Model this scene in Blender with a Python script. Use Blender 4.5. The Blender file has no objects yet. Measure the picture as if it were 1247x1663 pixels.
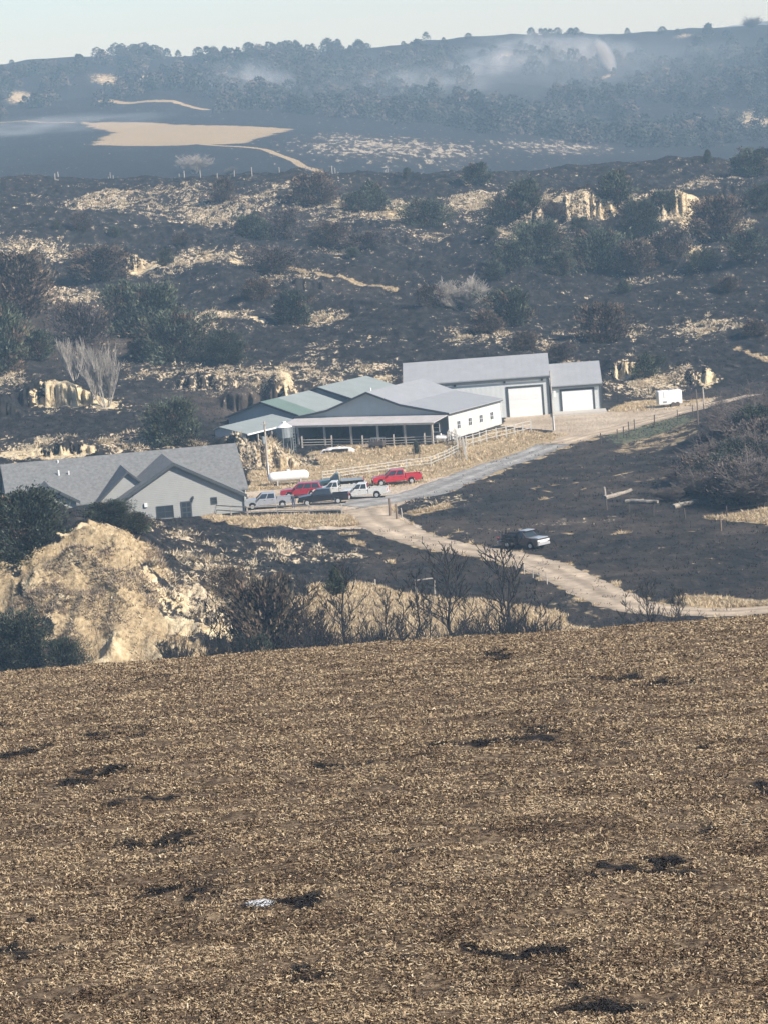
import bpy, math, random
import numpy as np
from mathutils import Vector, Matrix

# ------------------------------------------------------------------ camera, sky, sun
F_PX, CX, CY = 5560.0, 623.5, 831.5
PITCH, ROLL = math.radians(6.99), math.radians(4.25)
scene = bpy.context.scene
COL = scene.collection
fwd = Vector((0, math.cos(PITCH), -math.sin(PITCH)))
right0 = Vector((1, 0, 0)); up0 = right0.cross(fwd)
# camera rolled clockwise: picture content turns counter-clockwise
rgt = right0 * math.cos(ROLL) - up0 * math.sin(ROLL)
upv = right0 * math.sin(ROLL) + up0 * math.cos(ROLL)
cam_d = bpy.data.cameras.new('camera')
cam = bpy.data.objects.new('camera', cam_d); COL.objects.link(cam)
M = Matrix(((rgt.x, upv.x, -fwd.x, 0), (rgt.y, upv.y, -fwd.y, 0), (rgt.z, upv.z, -fwd.z, 0), (0, 0, 0, 1)))
cam.matrix_world = M
cam_d.sensor_fit = 'VERTICAL'; cam_d.sensor_height = 36
cam_d.lens = 36 * F_PX / 1663.0
cam_d.clip_start = 0.5; cam_d.clip_end = 30000
scene.camera = cam

SUN_AZ, SUN_EL = math.radians(123), math.radians(38)      # azimuth clockwise from +Y
world = bpy.data.worlds.new('World'); scene.world = world; world.use_nodes = True
nt = world.node_tree
sky = nt.nodes.new('ShaderNodeTexSky'); sky.sky_type = 'NISHITA'; sky.sun_disc = False
sky.sun_elevation = SUN_EL; sky.sun_rotation = SUN_AZ
sky.air_density = 0.8; sky.dust_density = 0.35; sky.ozone_density = 3.1; sky.altitude = 300
bg = nt.nodes['Background']; bg.inputs['Strength'].default_value = 0.088
nt.links.new(sky.outputs[0], bg.inputs[0])
sun_d = bpy.data.lights.new('sun', 'SUN'); sun_d.energy = 4.6; sun_d.angle = math.radians(0.6); sun_d.color = (1, 0.94, 0.85)
sun = bpy.data.objects.new('sun', sun_d); COL.objects.link(sun)
sdir = Vector((math.sin(SUN_AZ) * math.cos(SUN_EL), math.cos(SUN_AZ) * math.cos(SUN_EL), math.sin(SUN_EL)))
sun.rotation_euler = sdir.to_track_quat('Z', 'Y').to_euler()
scene.view_settings.view_transform = 'Standard'; scene.view_settings.look = 'None'
scene.view_settings.exposure = 0.72; scene.view_settings.gamma = 1
cy = scene.cycles
cy.max_bounces = 4; cy.diffuse_bounces = 2; cy.glossy_bounces = 2; cy.transmission_bounces = 2
cy.volume_bounces = 0; cy.transparent_max_bounces = 6
cy.use_denoising = True; cy.denoiser = 'OPENIMAGEDENOISE'; cy.denoising_input_passes = 'RGB_ALBEDO_NORMAL'; cy.denoising_prefilter = 'ACCURATE'
cy.use_adaptive_sampling = True; cy.adaptive_threshold = 0.02
cy.volume_step_rate = 4.0; cy.volume_max_steps = 64

HAZE_DENSITY = 0.00028
rnd = random.Random(7)

# ------------------------------------------------------------------ numpy noise
def _hash(ix, iy, seed):
    h = (ix.astype(np.int64) * 374761393 + iy.astype(np.int64) * 668265263 + seed * 974634777) & 0xffffffff
    h = ((h ^ (h >> 13)) * 1274126177) & 0xffffffff
    h = (h ^ (h >> 16)) & 0xffffffff
    return h
def perlin(x, y, seed=0):
    x = np.asarray(x, float); y = np.asarray(y, float)
    ix = np.floor(x); iy = np.floor(y); fx = x - ix; fy = y - iy
    ix = ix.astype(np.int64); iy = iy.astype(np.int64)
    def g(dx, dy):
        a = _hash(ix + dx, iy + dy, seed) * (2 * math.pi / 4294967296.0)
        return np.cos(a) * (fx - dx) + np.sin(a) * (fy - dy)
    u = fx * fx * fx * (fx * (fx * 6 - 15) + 10); w = fy * fy * fy * (fy * (fy * 6 - 15) + 10)
    a = g(0, 0) * (1 - u) + g(1, 0) * u; b = g(0, 1) * (1 - u) + g(1, 1) * u
    return (a * (1 - w) + b * w) * 1.5
def fbm(x, y, seed=0, octs=4, gain=0.5):
    s = 0; a = 1
    for k in range(octs):
        s = s + a * perlin(x * 2 ** k, y * 2 ** k, seed + k * 17); a *= gain
    return s
def ridged(x, y, seed=0, octs=3):
    s = 0; a = 1
    for k in range(octs):
        s = s + a * (1 - 2 * np.abs(perlin(x * 2 ** k, y * 2 ** k, seed + k * 31))); a *= 0.5
    return s
def sstep(a, b, x):
    t = np.clip((x - a) / (b - a), 0, 1); return t * t * (3 - 2 * t)

# ------------------------------------------------------------------ terrain height
def z_at_v(D, v):            # height of a point at distance D that stands at picture height v of the unrolled frame
    return -D * math.tan(PITCH + math.atan((v - CY) / F_PX))
COLS = np.array([-400, 0, 150, 300, 450, 620, 800, 950, 1100, 1247, 1600.])
TAB = [  # D, z per column
 (130, [-26] * 11), (180, [-41] * 11), (240, [-48.6] * 11), (292, [-48.6, -48.6, -48.6, -48.4] + [-48.2] * 7),
 (300, [-47.6, -47.6, -48.0, -47.8, -48, -48, -48, -48, -48, -48, -47.5]),
 (304, [-46, -46, -46.0, -47.2, -47.9, -48, -48, -48, -48, -48, -47.5]),
 (311, [-42, -42.6, -38.9, -46.2, -47.8, -48, -48, -48, -48, -48, -47.5]),
 (316, [-40, -41.4, -37.9, -45.6, -47.7, -48, -48, -48, -48, -48, -47.5]),
 (335, [-38.5, -39.6, -38.6, -45.2, -47.5, -48, -48, -48, -48, -48, -47.5]),
 (360, [-39, -40.3, -41.6, -44.5, -46.9, -48, -48, -48, -48, -48, -47.5]),
 (383, [-41, -43.5, -44.5, -46.8, -47.6, -48, -48, -48, -48, -48, -47]),
 (395, [-44, -47.2, -47.7, -47.8, -47.8, -48, -48, -48, -48, -48, -47]),
 (425, [-44, -47, -47.4, -47.6, -47.7, -47.8, -47.8, -47.9, -47.9, -47.6, -46]),
 (436, [-42, -43.7, -44, -44.6, -47.4, -47.6, -47.6, -47.7, -47.7, -47.4, -45]),
 (462, [-40, -42.2, -42.6, -43.4, -47, -47.2, -47.2, -47.2, -47.2, -46.8, -44]),
 (500, [-39, -41.8, -41.8, -43, -46.8, -46.9, -46.9, -46.9, -47.0, -46.2, -42]),
 (514, [-38, -40.4, -40.8, -42.4, -45, -43.5, -43.5, -44.5, -45.6, -44.8, -41]),
 (540, [-36, -38.3, -39.8, -40.2, -41, -40.6, -40.8, -42, -43, -42, -39]),
 (610, [-32, -33.4, -34.5, -34.7, -35.2, -35, -36.2, -37.5, -38.7, -37.5, -35]),
 (650, [-28, -29.8, -31.2, -31.5, -32, -32, -34.2, -35.4, -36.4, -34.5, -32]),
 (700, [-24, -25.6, -27.1, -27.5, -27.9, -27.9, -29, -29, -28.6, -28, -26]),
 (780, [-17, -18.2, -20.2, -21.8, -23, -23.8, -24.5, -25, -25.8, -25, -23]),
 (855, [-13, -14.6, -15.4, -17.0, -18.2, -19.6, -21.5, -22.4, -22.8, -22.4, -20]),
 (900, [-17, -19, -20, -21, -22, -24, -26, -27, -28, -27, -24]),
 (1000, [-27, -28, -29, -30, -31, -34, -37, -39, -40, -40, -38]),
 (1150, [-20, -20.5, -20.8, -21.6, -25, -28.0, -33, -36, -38, -39, -38]),
 (1400, [-15, -15, -15.4, -15.8, -17, -20.5, -26, -31, -35, -36, -35]),
 (1700, [-7, -7, -7.2, -8.2, -10, -15, -18, -25, -29, -29, -27]),
 (1950, [12, 10, 9, 8, 5, 3, 1, -6, -12, -12, -10]),
 (2150, [28, 26, 25, 22, 18, 15, 14, 10, 5, 6, 8]),
 (2350, [38, 38.0, 37.5, 36.5, 34, 29.6, 32, 31, 26, 24, 26]),
 (2450, [36, 35.0, 34, 33, 32, 28, 31, 32, 28, 26, 28]),
 (2900, [10, 10, 10, 10, 10, 10, 10, 18, 22, 26, 28]),
 (3300, [0, 0, 0, 0, 0, 5, 15, 28, 33, 38, 44]),
 (4000, [-10, -10, -10, -10, -10, -10, 0, 10, 20, 30, 30]),
 (6000, [-40] * 11)]
_Dk = np.array([t[0] for t in TAB], float); _Zk = np.array([t[1] for t in TAB], float)
_U = np.arange(-600, 1861, 20.0)
_Df = np.concatenate([np.arange(100, 1000, 1.0), np.arange(1000, 6001, 10.0)])
_G = np.zeros((len(_Df), len(_U)))
_tmp = np.array([np.interp(_Df, _Dk, _Zk[:, j]) for j in range(len(COLS))]).T
for i in range(len(_Df)): _G[i] = np.interp(_U, COLS, _tmp[i])
def _smooth(a, n, axis):
    k = np.ones(n) / n
    pad = [(0, 0), (0, 0)]; pad[axis] = (n // 2, n // 2)
    b = np.pad(a, pad, mode='edge')
    return np.apply_along_axis(lambda r: np.convolve(r, k, 'valid'), axis, b)
_G = _smooth(_smooth(_G, 5, 1), 5, 1)
a_ = _smooth(_smooth(_G, 3, 0), 3, 0); b_ = _smooth(_smooth(_G, 21, 0), 15, 0)
_wD = sstep(515, 600, _Df)[:, None] * (1 - sstep(930, 990, _Df))[:, None]
_G = a_ * (1 - _wD) + b_ * _wD
def base(u, D):
    fi = np.interp(D, _Df, np.arange(len(_Df)))
    fj = np.clip((u - _U[0]) / 20.0, 0, len(_U) - 1.001)
    i = np.minimum(fi.astype(int), len(_Df) - 2); j = fj.astype(int); a = fi - i; b = fj - j
    return (_G[i, j] * (1 - a) * (1 - b) + _G[i + 1, j] * a * (1 - b) + _G[i, j + 1] * (1 - a) * b + _G[i + 1, j + 1] * a * b)
def fore(D):
    d = 95 - D
    z = -15.42 + 0.1622 * d - 0.00084 * d * d
    return np.where(D > 30, np.where(D > 95, -15.42 - .1622 * (D - 95) - .0022 * (D - 95) ** 2, z), np.interp(D, [-60, 0, 30], [-1.7, -1.7, -8.4]))
# banks: u0, D0, half width (u px), rise over dd metres, height, plateau behind
BANKS = [  # u, D, wu, height, dd, back
 (100, 500, 62, 3.2, 2.5, 14), (-5, 488, 40, 3.0, 2.5, 14), (470, 508, 22, 3.4, 3, 16), (520, 512, 40, 1.5, 3, 12), (405, 505, 30, 2.2, 3, 14), (350, 520, 45, 1.8, 3, 12),
 (232, 664, 36, 3.0, 3, 12), (1112, 690, 62, 4.5, 8, 18), (965, 692, 70, 4.0, 6, 18), (1225, 690, 28, 3.0, 5, 14),
 (1036, 515, 34, 1.9, 4, 12), (1150, 508, 34, 1.5, 4, 10), (640, 690, 70, 2.2, 6, 16), (340, 680, 50, 1.6, 4, 14), (525, 610, 34, 1.6, 3, 10),
 (420, 443, 36, 2.3, 4, 9), (460, 441, 28, 1.7, 3, 7), (380, 447, 26, 1.6, 3, 8), (120, 444, 55, 1.0, 2, 12)]
def H(x, y, detail=True):
    x = np.asarray(x, float); y = np.asarray(y, float)
    D = np.maximum(y, 1.0); u = CX + F_PX * x / D
    zf = fore(y) + 0.10 * perlin(x / 7, y / 9, 3) + 0.05 * perlin(x / 2.3, y / 3, 5)
    zb = base(u, y)
    for (u0, D0, wu, h, dd, bk) in BANKS:
        m = (np.abs(u - u0) < wu * 2) & (y > D0 - 10) & (y < D0 + bk * 2.5 + 10)
        if m.any():
            uu = u[m]; yy = y[m] + 3.2 * perlin(uu / 11, y[m] / 60, int(u0)) + 1.5 * perlin(uu / 4, y[m] / 20, int(u0) + 3) + .7 * perlin(uu / 1.6, y[m] / 9, int(u0) + 5)
            e = np.exp(-np.abs((uu - u0) / wu) ** 3)
            zb[m] += h * e * sstep(D0 - dd, D0, yy) * (1 - sstep(D0 + 1, D0 + bk * 1.6, yy)) if zb.ndim else 0
    if detail:
        hill = sstep(428, 445, y) * (1 - sstep(470, 560, u) * (1 - sstep(503, 520, y)))
        hill = np.clip(hill, 0, 1) * (1 - sstep(900, 1050, y))
        up = sstep(530, 620, y) * (1 - sstep(820, 870, y) * .75)
        n = up * (2.9 * fbm(x / 45 + 3, y / 60, 11, 2) + 2.0 * (ridged(x / 26, y / 45, 23, 2) - .5))
        n = n + (0.30 * fbm(x / 7, y / 7, 41, 3) + 0.25 * (ridged(x / 4.5, y / 5, 51, 2) - .4))
        # cat-step terracettes following the contours
        zt = zb + n * hill
        ph = (zt + .5 * fbm(x / 6, y / 6, 61, 2)) / 0.75
        n = n + (0.22 * (ph - np.floor(ph) - .5)) * sstep(520, 560, y)
        zb = zb + n * hill
        near = sstep(296, 300, y) * (1 - sstep(383, 396, y)) * (1 - sstep(470, 640, u))
        zb = zb + near * (0.45 * fbm(x / 3.2, y / 4, 71, 4) + .95 * (ridged(x / 7.5 + 1.3, y / 7.5, 74, 3) - .6) * (1 - sstep(322, 340, y)) + .16 * (ridged(x / 3.1, y / 3, 77, 3) - .5) * (1 - sstep(316, 326, y)))
        zb = zb + 6.0 * np.exp(-((u - 1330) / 150) ** 2) * np.exp(-((y - 436) / 26) ** 2)
        flat = sstep(470, 560, u) * sstep(295, 300, y) * (1 - sstep(496, 515, y))
        zb = zb + flat * (0.10 * fbm(x / 9, y / 9, 81, 3))
        pl = sstep(950, 1100, y) * (1 - sstep(1500, 1900, y))
        zb = zb + pl * 1.2 * fbm(x / 60, y / 120, 91, 2)
        far = sstep(1650, 1900, y)
        zb = zb + far * (5.0 * fbm(x / 130, y / 220, 101, 3) + 2.5 * (ridged(x / 55, y / 160, 111, 2) - .5)) * (1 - .5 * sstep(2200, 2400, y))
    w = sstep(104, 116, y)
    return zf * (1 - w) + zb * w
def h1(x, y): return float(H(np.array([x]), np.array([y]))[0])
def ray(px, py):
    d = fwd + rgt * ((px - CX) / F_PX) - upv * ((py - CY) / F_PX)
    return d / d.y
_Dm = np.concatenate([np.arange(250, 1000, .35), np.arange(1000, 4500, 3.0)])
def hit(px, py, Dmin=280, Dmax=4500):
    d = ray(px, py); D = _Dm[(_Dm >= Dmin) & (_Dm <= Dmax)]
    hz = H(D * d.x, D); i = np.nonzero(hz >= D * d.z)[0]
    k = i[0] if len(i) else int(np.argmin(np.abs(hz - D * d.z)))
    return Vector((D[k] * d.x, D[k], float(hz[k])))
def at(px, py, D):
    d = ray(px, py); return Vector((D * d.x, D, D * d.z))
def on_ground(px, py, D):
    p = at(px, py, D); return Vector((p.x, p.y, h1(p.x, p.y)))

# ------------------------------------------------------------------ materials
def new_mat(name):
    m = bpy.data.materials.new(name); m.use_nodes = True
    b = m.node_tree.nodes['Principled BSDF']; b.inputs['Specular IOR Level'].default_value = 0.3
    return m, m.node_tree, b
def N(t, typ, **kw):
    n = t.nodes.new(typ)
    for k, v in kw.items():
        if hasattr(n, k) and k not in n.inputs: setattr(n, k, v)
        else: n.inputs[k].default_value = v
    return n
def pos(t, scale=(1, 1, 1), rot=(0, 0, 0), world_space=True):
    g = t.nodes.new('ShaderNodeNewGeometry') if world_space else t.nodes.new('ShaderNodeTexCoord')
    mp = t.nodes.new('ShaderNodeMapping'); mp.inputs['Scale'].default_value = scale; mp.inputs['Rotation'].default_value = rot
    t.links.new(g.outputs['Position' if world_space else 'Object'], mp.inputs[0]); return mp.outputs[0]
def noise(t, vec, scale, detail=3, rough=.55, dist=0):
    n = t.nodes.new('ShaderNodeTexNoise'); n.inputs['Scale'].default_value = scale; n.inputs['Detail'].default_value = detail
    n.inputs['Roughness'].default_value = rough; n.inputs['Distortion'].default_value = dist
    t.links.new(vec, n.inputs['Vector']); return n.outputs['Fac']
def ramp(t, fac, stops):
    r = t.nodes.new('ShaderNodeValToRGB'); e = r.color_ramp.elements
    while len(e) < len(stops): e.new(0.5)
    for i, (p, c) in enumerate(stops):
        e[i].position = p; e[i].color = (c[0], c[1], c[2], 1) if not isinstance(c, (int, float)) else (c, c, c, 1)
    t.links.new(fac, r.inputs[0]); return r.outputs[0]
def mix(t, fac, a, b, mode='MIX'):
    m = t.nodes.new('ShaderNodeMix'); m.data_type = 'RGBA'; m.blend_type = mode
    for s, v in ((0, fac), (6, a), (7, b)):
        if isinstance(v, (int, float)): m.inputs[s].default_value = v
        elif isinstance(v, tuple): m.inputs[s].default_value = (*v, 1)
        else: t.links.new(v, m.inputs[s])
    return m.outputs[2]
def mth(t, op, a, b=None, clamp=False):
    m = t.nodes.new('ShaderNodeMath'); m.operation = op; m.use_clamp = clamp
    for i, v in enumerate((a, b)):
        if v is None: continue
        if isinstance(v, (int, float)): m.inputs[i].default_value = v
        else: t.links.new(v, m.inputs[i])
    return m.outputs[0]
def attr(t, name):
    a = t.nodes.new('ShaderNodeAttribute'); a.attribute_name = name; return a
def bump(t, b, h, strength, dist):
    n = t.nodes.new('ShaderNodeBump'); n.inputs['Strength'].default_value = strength; n.inputs['Distance'].default_value = dist
    t.links.new(h, n.inputs['Height']); t.links.new(n.outputs[0], b.inputs['Normal'])
def paint(name, c, rough=.6, var=.12, scale=3.0, metal=0, ribs=None, bumpd=0, spec=.3):
    m, t, b = new_mat(name); v = pos(t, world_space=False)
    n = noise(t, v, scale, 4)
    lo = tuple(x * (1 - var) for x in c); hi = tuple(min(1, x * (1 + var)) for x in c)
    col = ramp(t, n, [(.3, lo), (.7, hi)])
    if ribs:                      # ribbed metal sheet: (axis vector, pitch)
        w = t.nodes.new('ShaderNodeTexWave'); w.wave_type = 'BANDS'; w.bands_direction = ribs[0]
        w.inputs['Scale'].default_value = 1 / ribs[1] * 0.314; t.links.new(v, w.inputs[0])
        bump(t, b, w.outputs[1], .25, .03)
    elif bumpd: bump(t, b, noise(t, v, scale * 4, 3), .6, bumpd)
    t.links.new(col, b.inputs['Base Color']); b.inputs['Roughness'].default_value = rough; b.inputs['Metallic'].default_value = metal
    b.inputs['Specular IOR Level'].default_value = spec
    return m

def ground_material():
    m, t, b = new_mat('burnt_prairie'); v = pos(t)
    A = attr(t, 'mask'); B = attr(t, 'mask2')
    sa = t.nodes.new('ShaderNodeSeparateColor'); t.links.new(A.outputs['Color'], sa.inputs[0])
    sb = t.nodes.new('ShaderNodeSeparateColor'); t.links.new(B.outputs['Color'], sb.inputs[0])
    fleck, bare, grass = sa.outputs[0], sa.outputs[1], sa.outputs[2]
    dirt, green, brown = sb.outputs[0], sb.outputs[1], sb.outputs[2]
    vs_ = pos(t, (1, .42, 1)); n_f = noise(t, vs_, .75, 4, .62, .3); n_m = noise(t, v, .16, 4, .6); n_s = noise(t, vs_, 2.6, 3, .6); n_l = noise(t, v, .03, 3)
    burnt = ramp(t, n_f, [(.25, (.007, .0075, .009)), (.48, (.017, .0175, .018)), (.64, (.040, .037, .034)), (.80, (.100, .088, .072))])
    burnt = mix(t, mth(t, 'MULTIPLY', brown, ramp(t, n_m, [(.35, 0.2), (.65, 1.0)])), burnt, mix(t, n_s, (.05, .040, .033), (.14, .112, .088)))
    # pale tufts, ash and chalky soil showing through the burn
    thr = mth(t, 'SUBTRACT', .71, mth(t, 'MULTIPLY', fleck, .185))
    mixn = mth(t, 'ADD', mth(t, 'MULTIPLY', n_f, .50), mth(t, 'ADD', mth(t, 'MULTIPLY', n_s, .45), mth(t, 'MULTIPLY', n_m, .18)))
    g_ = t.nodes.new('ShaderNodeNewGeometry'); sy = t.nodes.new('ShaderNodeSeparateXYZ'); t.links.new(g_.outputs['Position'], sy.inputs[0])
    n_w = noise(t, pos(t, (1, .12, 1)), .42, 4, .75); farw = mth(t, 'MULTIPLY', mth(t, 'SUBTRACT', sy.outputs[1], 950), 1 / 150, True)
    mixn = mth(t, 'ADD', mth(t, 'MULTIPLY', mixn, mth(t, 'SUBTRACT', 1.0, farw)), mth(t, 'MULTIPLY', mth(t, 'ADD', n_w, .045), farw))
    fm = mth(t, 'MULTIPLY', mth(t, 'SUBTRACT', mixn, thr), 14, True)
    pale = mix(t, ramp(t, n_s, [(.35, 0.0), (.6, 1.0)]), (.27, .21, .14), mix(t, farw, (.58, .485, .335), (.42, .38, .30)))
    c = mix(t, fm, burnt, pale)
    v2 = pos(t, (1, 1, .6))
    n_c = noise(t, v2, 1.1, 5, .65, .6)
    loess = ramp(t, n_c, [(.3, (.20, .145, .085)), (.46, (.48, .385, .24)), (.66, (.68, .58, .39))])
    bm = mth(t, 'MULTIPLY', mth(t, 'SUBTRACT', mth(t, 'ADD', bare, mth(t, 'MULTIPLY', mth(t, 'SUBTRACT', mth(t, 'ADD', mth(t, 'MULTIPLY', n_f, .6), mth(t, 'MULTIPLY', n_s, .4)), .5), 2.6)), .5), 8, True)
    c = mix(t, bm, c, loess)
    gcol = ramp(t, n_s, [(.3, (.21, .155, .09)), (.55, (.40, .31, .185)), (.75, (.52, .43, .28))])
    gcol = mix(t, mth(t, 'MULTIPLY', ramp(t, n_m, [(.4, 0.0), (.65, 1.0)]), .28), gcol, (.24, .19, .12))
    gm = mth(t, 'MULTIPLY', mth(t, 'SUBTRACT', mth(t, 'ADD', grass, mth(t, 'MULTIPLY', mth(t, 'SUBTRACT', n_f, .5), .9)), .5), 6, True)
    c = mix(t, gm, c, gcol)
    dcol = ramp(t, n_m, [(.35, (.36, .29, .21)), (.65, (.50, .42, .32))])
    dm = mth(t, 'MULTIPLY', mth(t, 'SUBTRACT', mth(t, 'ADD', dirt, mth(t, 'MULTIPLY', mth(t, 'SUBTRACT', n_s, .5), .5)), .5), 6, True)
    c = mix(t, dm, c, dcol)
    em = mth(t, 'MULTIPLY', mth(t, 'SUBTRACT', mth(t, 'ADD', green, mth(t, 'MULTIPLY', mth(t, 'SUBTRACT', n_s, .5), 3.0)), .62), 4, True)
    c = mix(t, em, c, mix(t, n_f, (.05, .07, .04), (.17, .17, .11)))
    t.links.new(c, b.inputs['Base Color']); b.inputs['Roughness'].default_value = .95; b.inputs['Specular IOR Level'].default_value = .1
    bump(t, b, mth(t, 'ADD', n_s, n_f), .8, .25)
    return m
def field_material():
    m, t, b = new_mat('stubble_soil'); v = pos(t)
    n1 = noise(t, v, 9, 5, .7, .4); n2 = noise(t, v, 1.6, 4, .6); n3 = noise(t, v, 32, 2, .6); n4 = noise(t, v, .35, 3)
    c = ramp(t, n1, [(.32, (.020, .014, .010)), (.46, (.085, .060, .038)), (.57, (.21, .155, .098)), (.72, (.36, .28, .18))])
    c = mix(t, mth(t, 'MULTIPLY', n4, .5), c, (.15, .108, .074))
    A = attr(t, 'mask'); sa = t.nodes.new('ShaderNodeSeparateColor'); t.links.new(A.outputs['Color'], sa.inputs[0])
    bm = mth(t, 'MULTIPLY', mth(t, 'SUBTRACT', mth(t, 'ADD', sa.outputs[0], mth(t, 'MULTIPLY', mth(t, 'SUBTRACT', n1, .5), 1.2)), .5), 5, True)
    c = mix(t, bm, c, mix(t, n3, (.010, .010, .011), (.040, .036, .033)))
    am = mth(t, 'MULTIPLY', mth(t, 'SUBTRACT', mth(t, 'ADD', sa.outputs[1], mth(t, 'MULTIPLY', mth(t, 'SUBTRACT', n1, .5), 1.4)), .5), 6, True)
    c = mix(t, am, c, (.72, .72, .72))
    t.links.new(c, b.inputs['Base Color']); b.inputs['Roughness'].default_value = .95; b.inputs['Specular IOR Level'].default_value = .1
    bump(t, b, n1, 1.0, .05)
    return m
def vcol_material(name, rough=.8, attrname='tint', mult=None):
    m, t, b = new_mat(name); a = attr(t, attrname)
    t.links.new(a.outputs['Color'], b.inputs['Base Color']); b.inputs['Roughness'].default_value = rough; b.inputs['Specular IOR Level'].default_value = .15
    return m

MAT = {}
MAT['ground'] = ground_material(); MAT['field'] = field_material()
MAT['tint'] = vcol_material('stalks_and_leaves')
MAT['foliage'] = vcol_material('cedar_foliage', .75)
MAT['bark_dark'] = paint('charred_bark', (.022, .020, .019), .9, .35, 6)
MAT['bark_brown'] = paint('brown_bark', (.11, .085, .07), .9, .3, 6)
MAT['bark_pale'] = paint('pale_bark', (.36, .33, .29), .85, .2, 6)
MAT['twig'] = paint('grey_brown_twigs', (.155, .132, .118), .9, .45, .4)
MAT['twig_dark'] = paint('burnt_twigs', (.035, .031, .030), .9, .35, 1.5)

# ------------------------------------------------------------------ mesh helpers
def mesh_np(name, verts, faces, nper, mats, col=None, colname='tint', smooth=False, extra=None, matidx=None):
    me = bpy.data.meshes.new(name); nv = len(verts); nf = len(faces)
    me.vertices.add(nv); me.vertices.foreach_set('co', np.ascontiguousarray(verts, dtype=np.float32).ravel())
    me.loops.add(nf * nper); me.loops.foreach_set('vertex_index', np.ascontiguousarray(faces, dtype=np.int32).ravel())
    me.polygons.add(nf); me.polygons.foreach_set('loop_start', np.arange(0, nf * nper, nper, dtype=np.int32))
    try: me.polygons.foreach_set('loop_total', np.full(nf, nper, dtype=np.int32))
    except Exception: pass
    if smooth: me.polygons.foreach_set('use_smooth', np.ones(nf, dtype=bool))
    for m in (mats if isinstance(mats, (list, tuple)) else [mats]): me.materials.append(m)
    if matidx is not None: me.polygons.foreach_set('material_index', np.asarray(matidx, dtype=np.int32))
    me.update(calc_edges=True)
    items = list((extra or {}).items())
    if col is not None: items.append((colname, col))
    for k, c in items:
        a = me.attributes.new(k, 'FLOAT_COLOR', 'POINT')
        cc = np.ones((nv, 4), dtype=np.float32); cc[:, :3] = c
        a.data.foreach_set('color', cc.ravel())
    return me
def tag(o, label=None, cat=None, group=None, kind=None):
    if label: o['label'] = label
    if cat: o['category'] = cat
    if group: o['group'] = group
    if kind: o['kind'] = kind
    return o
def link(name, me, parent=None, **kw):
    o = bpy.data.objects.new(name, me); COL.objects.link(o)
    if parent is not None: o.parent = parent
    return tag(o, **kw)
def empty(name, loc=(0, 0, 0), rz=0, **kw):
    o = bpy.data.objects.new(name, None); COL.objects.link(o); o.location = loc; o.rotation_euler = (0, 0, rz)
    o.empty_display_size = .2
    return tag(o, **kw)
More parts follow.
